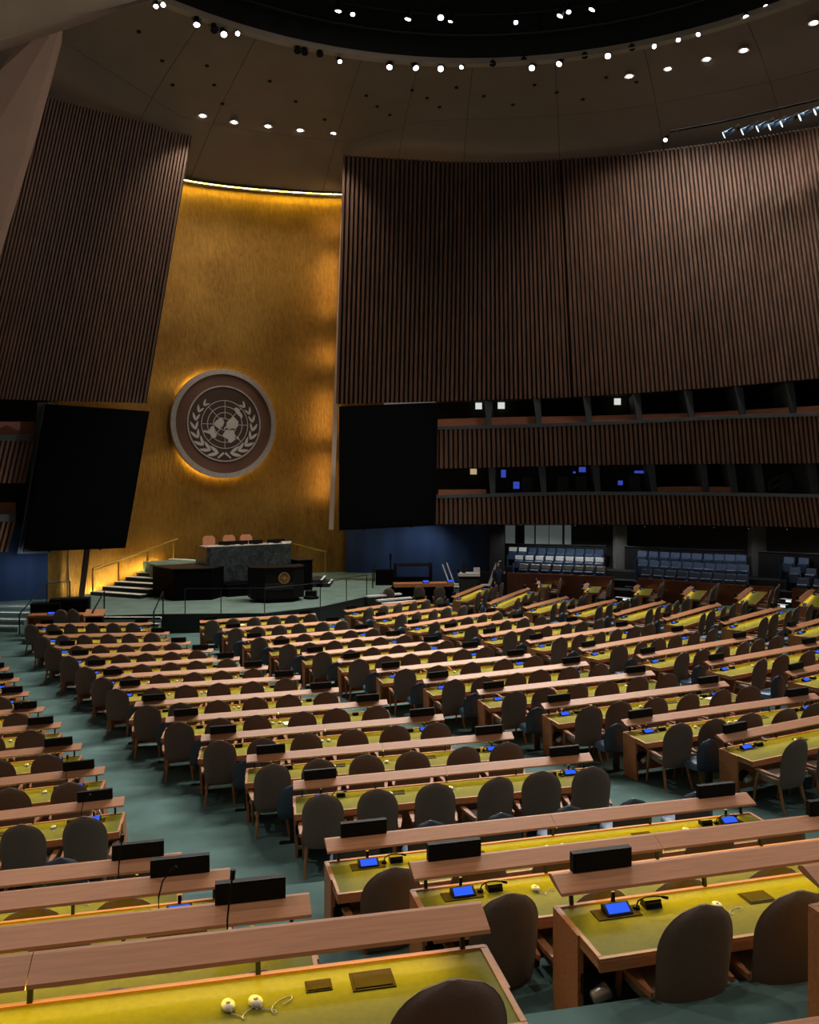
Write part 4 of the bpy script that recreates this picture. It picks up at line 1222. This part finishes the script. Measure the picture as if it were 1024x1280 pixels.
def rchair(x, y, label):
    p = rost(x, y); o = thing('rostrum_chair', (p.x,p.y,DZ), label, 'chair', None, ra+R(180))
    rb = MB(); pts = [(-.27,.5),(.27,.5),(.31,.8),(.31,1.20),(.20,1.33),(-.20,1.33),(-.31,1.20),(-.31,.8)]
    rb.prism(pts, -.36,-.26,'y'); rb.build('backrest','peach',o)
    MB().box(-.36,.36,-.28,.34,.42,.56).build('seat','peach',o); MB().lathe([(.32,0),(.32,.04),(.06,.07),(.05,.42)],12).build('pedestal','darkmetal',o)
rchair(.80,1.4,'peach leather chair behind the marble rostrum, first from the left'); rchair(1.85,1.45,'peach leather chair behind the marble rostrum, middle of three'); rchair(2.75,1.45,'peach leather chair behind the marble rostrum, third from the left')
for i, (x, w) in enumerate(((1.05,.42),(1.75,.34),(2.5,.34),(3.55,.45))):
    p = rost(x,-.1); o = thing('desk_monitor', (p.x,p.y,mz1+.01), 'low black monitor on the marble rostrum top, %s from the left' % ORD[i+1], 'monitor', 'monitors on the rostrum', ra)
    MB().box(-w,w,-.05,.05,.02,.2).build('screen','black',o); MB().box(-.12,.12,-.06,.06,0,.02).build('foot','black',o)
for i, x in enumerate((.15,.62,1.5,3.2,3.9,4.15)):
    p = rost(x,-.25); tag(MB().box(-.12,.12,-.09,.09,0,.03+.05*(i>3)).build('paper_stack','paper',None,loc=(p.x,p.y,mz1+.01),rz=ra), 'small stack of white papers on the rostrum top, %s from the left' % ORD[i+1], 'papers', 'papers on the rostrum')
# black panels in front: long low bench, right cabinet, lectern
o = thing('front_bench', (RO.x,RO.y,STZ), 'low black bench in front of and left of the marble rostrum', 'bench', None, ra)
blz = ZV(709,38.2)-STZ
k = MB(); k.prism([(-2.25,.6),(-1.9,-1.35),(-.35,-1.95),(.5,-1.15),(.5,-.68),(-.2,-.68),(-.2,.6)], .0, blz, 'z'); k.build('body','blackmat',o)
MB().prism([(-2.28,.6),(-1.92,-1.38),(-.35,-1.98),(.53,-1.17),(.53,-.67),(-.19,-.67),(-.19,.6)], blz, blz+.04, 'z').build('top_board','darkmetal',o)
k = MB(); k.box(.55,RL,-1.1,-.66,0,mz0-STZ-.02); k.build('front_board','blackmat',o)
MB().box(.55,RL,-1.5,-1.1,0,.55).build('foot_step','blackmat',o)
o = thing('side_cabinet', (RO.x,RO.y,STZ), 'tall black cabinet at the right end of the marble rostrum', 'cabinet', None, ra)
MB().box(RL+.02,RL+.85,-1.25,.3,0,ZV(700,41.0)-STZ).build('body','blackmat',o); MB().box(RL+.02,RL+.88,-1.28,.32,ZV(700,41.0)-STZ,ZV(700,41.0)-STZ+.04).build('top_board','darkmetal',o)
lx, ly = PX(314,36.6), 36.6
lz = Vector((lx,ly,STZ))
o = thing('lectern', lz, 'black speaker lectern with round gold emblem at the front of the stage', 'lectern', None, R(20))
lw = 2.35; lh = ZV(710,36.9)-STZ
MB().prism([(0,.12),(0,-.0),(.55,-.35),(1.8,-.35),(lw,0),(lw,.9),(0,.9)], .16, lh, 'z').build('body','black',o)
MB().prism([(.25,.0),(.6,-.42),(1.75,-.42),(2.1,.0),(2.1,.8),(.25,.8)], 0, .16, 'z').build('plinth','blackmat',o)
MB().prism([(-.04,.12),(-.04,-.03),(.53,-.40),(1.82,-.40),(lw+.04,-.02),(lw+.04,.94),(-.04,.94)], lh, lh+.05, 'z').build('top_board','black',o)
MB().box(.55,1.8,-.372,-.352,.55,.85).build('name_panel','darkmetal',o)
eo = link('emblem', None, o, (1.38,-.36,lh-.42))
k = MB(); n = 24; rr = .26
for r0, r1 in ((.22,.25),(.10,.112),(.155,.165)):
    rows = []
    for r_, yy in ((r0,0),(r0,-.02),(r1,-.02),(r1,0)): rows.append([(r_*math.cos(2*math.pi*i/n), yy, r_*math.sin(2*math.pi*i/n)) for i in range(n)])
    k.grid(rows+[rows[0]], close=True)
for i in range(4):
    a = i*math.pi/4; c, s = math.cos(a)*.165, math.sin(a)*.165
    k.tube([(-c,-.012,-s),(c,-.012,s)], .006, 4)
k.prism([(-.05,.02),(0,.07),(.07,.05),(.06,-.03),(.02,-.08),(-.04,-.04)], -.02, 0, 'y')
for sg in (-1,1):
    for i in range(5):
        a = R(250-i*28); x, z = .19*math.cos(a)*-sg*-1, .19*math.sin(a)
        k.prism([(x-.012,z-.02),(x+.02,z),(x+.012,z+.03),(x-.02,z+.01)], -.02, 0, 'y')
k.build('emblem_mark','goldmark',o, loc=(1.38,-.355,lh-.42))
bpy.data.objects.remove(eo)
k = thing('microphone_stand', (PX(389,37.9),37.9,STZ), 'small black floor stand on the stage right of the lectern', 'stand')
MB().lathe([(.35,0),(.35,.10),(.2,.16),(.05,.2)],12).build('base','black',k); MB().tube([(0,0,.15),(0,0,1.1)],.03,6).build('pole','black',k)
MB().box(-.25,.25,-.2,.2,.1,.35).build('box','black',k)

# brown pole carrying the left screen
o = thing('support_pole', (PX(101,37.0),37.0,STZ), 'dark brown pole standing on the stage under the left screen', 'pole')
MB().tube([(0,0,0),(.28,0,(690-690)/1050+ZV(686,37.0)-STZ)], .13, 8).build('post','brownpole',o); MB().lathe([(.3,0),(.3,.05),(.15,.08)],12).build('base','brownpole',o)

# side desks at the left foot of the stage
zf = H-5.93
k = MB(); k.box(PX(40,32.2),PX(126,32.2),31.35,32.85,zf-1.2,zf); struct(k.build('floor_side_platform','carpet'))
o = thing('side_desk', (PX(62,32.4),32.4,zf), 'small wooden desk with blue console at the left foot of the stage', 'desk', None, R(6))
MB().box(-.75,1.35,-.3,.3,.68,.76).build('desktop','wood',o); MB().box(-.75,1.35,.24,.28,.0,.68).build('modesty_panel','wood',o)
MB().box(-.75,-.70,-.28,.24,0,.68).build('end_panel','wood',o); MB().box(1.30,1.35,-.28,.24,0,.68).build('end_panel','wood',o)
c_ = link('voting_console', CON, o, (.1,-.1,.76)); link('screen', SCR, c_); c_.scale = (1.5,1.5,1.5)
for i, (u, d, rz) in enumerate(((79,31.75,8),(98,31.85,-14))):
    place_chair(PX(u,d), d, zf, R(rz), 'taupe armchair at the small side desk by the stage, %s of two' % ('left one','right one')[i], 'armchairs by the side desk')
for i, (u,v,d,w,h) in enumerate(((58,765,33.4,.55,.6),(88,760,33.8,.75,.75))):
    o = thing('floor_monitor', (PX(u,d),d,STZ), 'black loudspeaker box on the stage edge left, %s' % ('smaller one','larger one beside the pole')[i], 'loudspeaker', None, R(15))
    MB().box(-w,w,-.3,.3,0,h*.8).build('cabinet','black',o); MB().box(-w*.9,w*.9,-.33,-.30,.06,h*.7).build('grille','blackmat',o)
o = thing('side_lectern', (PX(121,32.2),32.0,zf), 'low black stand with wooden top beside the short stage steps', 'lectern', None, R(10))
MB().box(-.3,.3,-.25,.25,0,.78).build('body','blackmat',o); MB().prism([(-.3,.76),(.3,.92),(.3,.97),(-.3,.81)],-.36,.36).build('top_board','woodshelf',o)

# right of the stage: technicians' desks, black frame, chairs, white table, person
def fz(u, d): return floor_z(PX(u,d), d)
o = thing('technician_desk', (PX(500,40.5),40.5,fz(500,40.5)), 'long dark desk with blue screens right of the stage', 'desk', None, R(8))
z_ = ZV(729,40.5)-fz(500,40.5)
MB().box(-.3,2.6,-.35,.4,z_-.16,z_).build('desktop','wood',o); MB().box(-.3,2.6,.2,.3,0,z_-.16).build('modesty_panel','blackmat',o)
for x in (-.28,2.52): MB().box(x,x+.06,-.3,.3,0,z_-.16).build('end_panel','blackmat',o)
for x in (1.25,2.45):
    c_ = link('voting_console', CON, o, (x,-.1,z_)); c_.scale = (1.7,1.7,2.2); link('screen', SCR, c_)
for i, (u, d) in enumerate(((525,39.6),(549,39.4),(486,39.0))):
    place_chair(PX(u,d), d, fz(u,d), R(random.uniform(-6,6)), 'taupe armchair at the technicians desk right of the stage, %s from the left' % ('second','third','first')[i], 'armchairs at the technicians desk')
o = thing('equipment_stand', (PX(516,43.5),43.5,fz(516,43.5)), 'large black equipment frame standing before the right blue drape', 'frame', None, R(4))
zt = ZV(704,43.5)-fz(516,43.5)
for x in (-.98,.86): MB().box(x,x+.14,-.2,.2,0,zt).build('post','black',o)
MB().box(-.98,1.0,-.22,.22,zt-.14,zt).build('top_beam','darkmetal',o); MB().box(-.98,1.0,-.2,.2,0,zt-.72).build('cabinet','blackmat',o)
o = thing('equipment_rack', (PX(481,43.0),43.0,fz(481,43)), 'black equipment cabinet with a mast right of the stage steps', 'cabinet')
zt = ZV(712,43.0)-fz(481,43)
MB().box(-.45,.45,-.35,.35,0,zt).build('cabinet','blackmat',o); MB().tube([(.3,0,zt),(.3,0,zt+.85)],.035,6).build('mast','black',o); MB().box(.24,.36,-.05,.05,zt+.5,zt+.8).build('mast_head','black',o)
handrail('handrail', [P(466,735,41.2), P(468,728,43.0)], None, 'short black handrail at the right end of the stage')
for i, (u, v, d) in enumerate(((480,743,38.7),(493,748,38.2),(500,752,37.4))):
    p = P(u,v,d); tag(MB().prism([(-.9,-.12),(.9,-.12),(.9,.12),(-.9,.12)],-.07,0,'z').build('stage_step','nosing',None,loc=p,rz=R(32)), 'pale edged step down from the right end of the stage, %s from the top' % ORD[i+1], 'step', 'steps at the right end of the stage')
# white stacking chairs and the white table
def white_chair(u, v, d, rz, label):
    z = fz(u,d); o = thing('metal_chair', (PX(u,d),d,z), label, 'chair', None, R(rz))
    MB().box(-.25,.25,-.22,.25,.62,.66).build('seat','white',o)
    k = MB(); k.add([(-.25,-.22,.66),(.25,-.22,.66),(.25,-.62,1.75),(-.25,-.62,1.75),(-.25,-.19,.66),(.25,-.19,.66),(.25,-.59,1.75),(-.25,-.59,1.75)],[(0,1,2,3),(7,6,5,4),(0,4,5,1),(1,5,6,2),(2,6,7,3),(3,7,4,0)]); k.build('backrest','white',o)
    for sx in (-.22,.22):
        for sy in (-.2,.22): MB().tube([(sx,sy,.62),(sx,sy*1.1,0)],.02,5).build('leg','chrome',o)
white_chair(568,735,42.9,-95,'white metal chair left of the white table, nearer the desk'); white_chair(573,735,43.8,-95,'white metal chair tucked against the left side of the white table'); white_chair(607,735,43.3,98,'white metal chair on the right side of the white table')
o = thing('white_table', (PX(586,43.2),43.2,fz(586,43.2)), 'dark table with white top and small items before the blue drape', 'table')
zt = ZV(716,43.2)-fz(586,43.2)
MB().box(-.55,.55,-.4,.4,zt-.14,zt).build('tabletop','white',o); MB().box(-.5,.5,-.35,.35,0,zt-.14).build('body','booth',o)
for i, (u, w, h, m) in enumerate(((580,.10,.5,'darkmetal'),(596,.16,.28,'white'),(573,.07,.2,'black'))):
    tag(MB().box(-w,w,-.05,.05,0,h).build('table_item',m,None,loc=(PX(u,43.1),43.1,ZV(716,43.2))), ['dark picture stand on the white table','white box on the right of the white table','small black device on the white table'][i], 'item')
# person
def person(p, label, rz):
    me = bpy.data.meshes.new('body')
    V = [(0,0,.95),(0,0,1.15),(0,.01,1.38),(0,.01,1.52),(0,.0,1.60),(0,-.01,1.70),(-.09,0,.90),(-.10,.01,.50),(-.10,.03,.06),(-.10,-.12,.03),(.09,0,.90),(.10,.01,.50),(.10,.03,.06),(.10,-.12,.03),(-.19,.01,1.42),(-.25,.03,1.14),(-.24,-.08,.92),(.19,.01,1.42),(.27,.0,1.16),(.24,-.22,1.30)]
    Ed = [(0,1),(1,2),(2,3),(3,4),(4,5),(0,6),(6,7),(7,8),(8,9),(0,10),(10,11),(11,12),(12,13),(2,14),(14,15),(15,16),(2,17),(17,18),(18,19)]
    rad = [.16,.155,.17,.07,.075,.10,.10,.075,.05,.045,.10,.075,.05,.045,.075,.055,.04,.075,.055,.04]
    me.from_pydata(V, Ed, []); 
    o = thing('person', p, label, 'person', None, rz)
    b = link('body', me, o); me.materials.append(M['navycloth'])
    md = b.modifiers.new('skin','SKIN'); sk = me.skin_vertices[0].data if me.skin_vertices else None
    if sk is None:
        bpy.context.view_layer.objects.active = b
    for i, r_ in enumerate(rad):
        if me.skin_vertices: me.skin_vertices[0].data[i].radius = (r_, r_)
    if me.skin_vertices: me.skin_vertices[0].data[0].use_root = True
    sb = b.modifiers.new('sub','SUBSURF'); sb.levels = 1; sb.render_levels = 1
    hd = MB(); hd.lathe([(.0,-.12),(.05,-.115),(.075,-.06),(.09,.02),(.085,.08),(.05,.12),(.0,.13)],12,Matrix.Translation((0,-.015,1.72))@Matrix.Diagonal((.85,1.0,1,1)))
    hd.prism([(-.015,1.70),(.015,1.70),(.008,1.745),(-.008,1.745)],-.125,-.09,'y')
    for sx in (-1,1): hd.box(sx*.078-.008,sx*.078+.008,-.03,.01,1.69,1.75)
    hd.build('head','skin',o,smooth=True)
    hr = MB(); hr.lathe([(.094,.0),(.098,.05),(.085,.10),(.05,.135),(.0,.145)],12,Matrix.Translation((0,.008,1.73))@Matrix.Diagonal((.87,.98,1,1))); hr.build('hair','hair',o,smooth=True)
    for (hx,hy,hz) in ((-.235,-.12,.86),(.235,-.27,1.34)):
        h = MB(); h.box(hx-.035,hx+.035,hy-.03,hy+.015,hz-.05,hz+.05)
        for f in range(4): h.tube([(hx-.028+.019*f,hy-.01,hz+.045*(1 if hz>1 else -1)),(hx-.028+.019*f,hy-.045,hz+(.085+.008*(f in (1,2)))*(1 if hz>1 else -1))],.009,5)
        h.tube([(hx+.035,hy,hz),(hx+.06,hy-.04,hz+.03)],.010,5)
        h.build('hand','skin',o)
    return o
person((PX(622,42.6),42.6,fz(622,42.6)), 'person in a dark navy suit standing beside the side wall with one hand raised', R(25))
o = thing('wall_lamp', P(625,701,43.2), 'tiny bright lamp on the dark pier behind the standing person', 'lamp')
MB().lathe([(.08,0),(.08,.1)],8).build('housing','black',o); MB().lathe([(.06,-.02),(.06,.0)],8).build('lens','winlit',o)

# ------------------------------------------------------------------ tiers of blue seats under the balcony
def wpt(u, z, off=0): d = lerp(WD,u)+off; return Vector((PX(u,lerp(WD,u)), d, z))
WTZ = [(600,715),(640,716),(720,719),(800,723),(900,730),(970,734),(1060,741),(1236,750)]
def wall_seg(name, u0, u1, m):
    k = MB(); us = [u0+(u1-u0)*i/12 for i in range(13)]
    top = [ZV(lerp(WTZ,u), lerp(WD,u)) for u in us]
    k.grid([[wpt(u,fz(u,lerp(WD,u))-.3) for u in us],[wpt(u,t) for u,t in zip(us,top)],[wpt(u,t,.12) for u,t in zip(us,top)]])
    return struct(k.build(name,m))
wall_seg('wall_panel',632,768,'parapet'); wall_seg('wall_panel',797,968,'parapet'); wall_seg('wall_panel',990,1180,'parapet')
wall_seg('wall_panel_end',600,634,'slatback')
tb = []
for r_ in range(3):
    us = [620+i*(1200-620)/30 for i in range(31)]
    k = MB(); z = [ZV(lerp(WTZ,u),lerp(WD,u))-.62+r_*.36 for u in us]
    k.grid([[wpt(u,q-.4,.12+.95*r_) for u,q in zip(us,z)],[wpt(u,q,.12+.95*r_) for u,q in zip(us,z)],[wpt(u,q,1.08+.95*r_+(3 if r_==2 else 0)) for u,q in zip(us,z)]])
    struct(k.build('floor_tier_seats','slatback'))
ts1 = MB(); ts1.prism([(-.225,.42),(.225,.42),(.235,.95),(.21,1.0),(-.21,1.0),(-.235,.95)],.20,.30,'y')
TSB = ts1.mesh('seat_back','seatback')
ts2 = MB(); ts2.prism([(.06,.36),(.16,.34),(.19,.40),(.17,.74),(.11,.76),(.07,.72)],-.22,.22); TSP = ts2.mesh('seat_pad','navy')
ts3 = MB(); ts3.box(-.255,-.236,-.12,.25,.0,.62); ts3.box(.236,.255,-.12,.25,.0,.62); TSA = ts3.mesh('seat_frame','navy')
hc = MB(); hc.prism([(.185,.80),(.315,.80),(.315,1.015),(.185,1.015)],-.215,.215); HC = hc.mesh('head_cover','white')
TSN = ts1.mesh('seat_back','navy')
banks = [('left','first',[(648,760,8),(646,763,9),(641,768,10)]), ('middle','second',[(803,940,9),(806,952,10),(812,960,10)]), ('right','third',[(1000,1100,5),(1003,1105,5),(1008,1108,5)])]
for bn, _, rws in banks:
    for r_, (u0,u1,n) in enumerate(rws):
        for i in range(n):
            u = u0+(u1-u0)*(i+.5)/n
            if u > 1040: continue
            z = ZV(lerp(WTZ,u),lerp(WD,u))-.62+r_*.36
            p = wpt(u, z, .62+.95*r_)
            t = wpt(u+4,z)-wpt(u-4,z); rz = math.atan2(t.y,t.x)
            o = thing('auditorium_seat', p, 'blue auditorium seat, %s from the left in the %s row of the %s bank' % (ORD[i+1], ('front','middle','top')[r_], bn), 'seat', 'blue seats of the %s bank' % bn, rz)
            link('seat_back', TSN if bn == 'left' else TSB, o); link('seat_pad', TSP, o); link('seat_frame', TSA, o)
            if bn == 'left' and (r_ < 2 or i < 2): link('head_cover', HC, o)['label'] = 'white head cover'
# rail behind each bank and side panels
for j, (u0,u1) in enumerate(((637,778),(803,968),(988,1100))):
    k = MB(); pts = []
    for i in range(9):
        u = u0+(u1-u0)*i/8; z = ZV(lerp(WTZ,u),lerp(WD,u))-.62+.72
        pts.append(wpt(u, z, 3.22))
    k.grid([[p for p in pts],[p+Vector((0,0,1.12)) for p in pts],[p+Vector((0,.1,1.12)) for p in pts]])
    k.tube([p+Vector((0,0,1.15)) for p in pts], .05, 6)
    tag(k.build('bank_rail','darkmetal'), 'dark panel and rail behind the %s bank of blue seats' % ('left','middle','right')[j], 'rail')
# aisle steps between the banks
for j, (u, uu) in enumerate(((782,'between the left and middle'),(979,'between the middle and right'))):
    o = thing('aisle_steps', wpt(u, ZV(lerp(WTZ,u),lerp(WD,u)), 0), 'aisle steps with lit pale edges %s seat banks' % uu, 'stairs')
    off = Vector(o.location); t = wpt(u+4,0)-wpt(u-4,0); rz = math.atan2(t.y,t.x); o.rotation_euler.z = rz
    zb = fz(u, lerp(WD,u))
    zt = ZV(lerp(WTZ,u),lerp(WD,u))-.62+.72
    n = 6
    for i in range(n):
        z = zb+(zt-zb)*(i+1)/n-off.z; y = -.30+i*.55
        hw_ = .40 if j == 0 else .26
        st = MB().box(-hw_,hw_,y,2.4,zb-off.z-.3,z).build('step','riser',o)
        MB().box(-hw_,hw_,y-.01,y+.22,z,z+.015).build('nosing','nosing',st)
        MB().box(.02,hw_-.03,y-.03,y+.0,z-.10,z).build('step_light','steplight',st)
def soffit_fill(u, off, e, i):  # invented fill lights, added under the balcony to brighten the blue seats
    d = lerp(WD,u); p = wpt(u, ZV(lerp(v_slat2_b,u),lerp(BD,u))-.12, off)
    o = thing('soffit_fill', p, 'small added fill lamp under the balcony over the blue seats, %s from the left' % ORD[i+1], 'lamp', 'added fill lamps under the balcony')
    MB().lathe([(.10,.0),(.12,.03),(.10,.10)],10).build('housing','black',o); MB().lathe([(.02,-.01),(.02,.01)],10).build('lens','winlit',o)
    ld = bpy.data.lights.new('soffit_beam','SPOT'); ld.energy = e; ld.spot_size = R(150); ld.spot_blend = .6; ld.color = (.86,.92,1); ld.shadow_soft_size = .1
    lo3 = bpy.data.objects.new('soffit_beam', ld); COL.objects.link(lo3); lo3.parent = o; lo3.location = (0,0,-.05)
for i, u in enumerate((655,690,725,760,815,860,905,950,1000)):
    soffit_fill(u, 1.2, 120 if u < 770 else 38, i)
# wall behind the seats: pale curtained windows on the left, dark openings on the right, columns
def back_seg(name, u0, u1, m, off=4.2):
    k = MB(); us = [u0+(u1-u0)*i/6 for i in range(7)]
    k.grid([[wpt(u, ZV(730,lerp(WD,u)), off) for u in us],[wpt(u, ZV(640,lerp(WD,u)), off) for u in us]])
    return struct(k.build(name,m))
def ucomp(u, off): # picture column as seen at the deeper back wall
    d = lerp(WD,u); return U0+(u-U0)*(d+off)/d
back_seg('wall_back', 560, 1300, 'booth', 4.6)
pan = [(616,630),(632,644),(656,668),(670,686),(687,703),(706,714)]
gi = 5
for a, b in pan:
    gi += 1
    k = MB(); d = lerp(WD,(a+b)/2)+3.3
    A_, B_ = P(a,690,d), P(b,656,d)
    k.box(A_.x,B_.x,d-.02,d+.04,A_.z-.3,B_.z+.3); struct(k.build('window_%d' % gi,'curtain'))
for i, (a, b) in enumerate(((768,782),(938,955))):
    k = MB(); d = lerp(WD,(a+b)/2)+2.9
    A_, B_ = P(a,720,d), P(b,650,d); k.box(A_.x,B_.x,d-.3,d+.3,A_.z-.5,B_.z+.6); struct(k.build('wall_column','column'))
k = MB(); d = lerp(WD,870)+4.2; A_, B_ = P(864,690,d), P(875,662,d); k.box(A_.x,B_.x,d-.03,d+.03,A_.z,B_.z); struct(k.build('window_12','glasspale'))

# navy box standing in for an advisor seat under the nearest right desk
d15 = DK[('B',15)]
t = (d15['r']-d15['l']).normalized(); n_ = Vector((-t.y,t.x))
p = d15['l']+t*.36-n_*.32
o = thing('advisor_seat_box', (p.x,p.y,d15['z']), 'navy box with pale blue end, standing in for advisor seat under near right desk', 'box', None, d15['ang'])
MB().box(-.22,.35,-.14,.10,0,.34).build('body','navy',o); MB().box(-.24,-.22,-.14,.10,0,.34).build('end_face','blue_pad',o)

# papers left on a few desks
for i, (b, row, fx) in enumerate((('C',1,.33),('B',9,.55),('B',6,.7),('C',10,.86))):
    d = DK[(b,row)]; t = (d['r']-d['l']).normalized(); n_ = Vector((-t.y,t.x)); p = d['l']+t*d['L']*fx-n_*.45
    tag(MB().box(-.15,.15,-.11,.11,0,.006).build('paper_sheet','paper',None,loc=(p.x,p.y,zat(d,d['L']*fx)+DH+.002),rz=d['ang']+.2), 'white paper lying on the %s desk row of the %s' % (ORD[row], BL[b]), 'paper')

# ------------------------------------------------------------------ lamps hidden in the gold wall's right cove and spot beams without fixtures
k = MB()
for v0, v1 in ((255,280),(305,385),(425,450),(485,545),(568,625)):
    q = [P(lerp([(238,430.3),(662,412.3)],v), v, 47.7) for v in (v1, v0)]
    w_ = Vector((.05,.10,0)); k.add([q[0],q[0]+w_,q[1]+w_,q[1]], [(0,1,2,3)])
struct(k.build('trim_14','ledcove'))
# bare spot beams washing the blue drapes
for u, d, v, tgt in ((520,45.5,655,(PX(520,48),48,STZ)),(30,34.6,690,(PX(30,36.6),36.6,STZ))):
    add_spot(P(u,v,d), tgt, 160, 120, .8, (.8,.88,1))

add_spot(Vector((CX+10,CY+15,CZ-.3)), P(25,150,30), 1900, 34, .8, (1,.88,.78))  # extra beam added to brighten the left pier, no fixture
add_spot(Vector((CX+13,CY+12.5,CZ-.3)), P(110,350,39), 3000, 44, .9, (1,.90,.82))  # another added beam, fills the left slat wall, no fixture
# lamps further round the oculus, over and beside the rear rows
for a_, tg, e in ((-150,(-3,6,2),3600),(-30,(4,7,2),3600),(-112,(-1,5,3),1700),(-68,(3,5,3),1700),(175,(-4,12,1),2400),(5,(8,14,1),2400)):
    p = Vector((CX+(CR-.5)*math.cos(R(a_)), CY+(CR-.5)*math.sin(R(a_)), CZ-.3)); add_spot(p, tg, e, 44, .8, (1,.90,.80))
# ------------------------------------------------------------------ world and colour management
w = bpy.data.worlds.new('world'); sc.world = w; w.use_nodes = True
bg = w.node_tree.nodes['Background']; bg.inputs['Color'].default_value = (.55,.50,.46,1); bg.inputs['Strength'].default_value = .20
sc.view_settings.view_transform = 'Standard'; sc.view_settings.look = 'None'; sc.view_settings.gamma = 1; sc.view_settings.exposure = 0
sc.view_settings.use_curve_mapping = False
sc.cycles.use_denoising = True; sc.cycles.max_bounces = 5; sc.cycles.diffuse_bounces = 3
sc.cycles.sample_clamp_indirect = 4; sc.cycles.use_light_tree = True; sc.cycles.transparent_max_bounces = 8
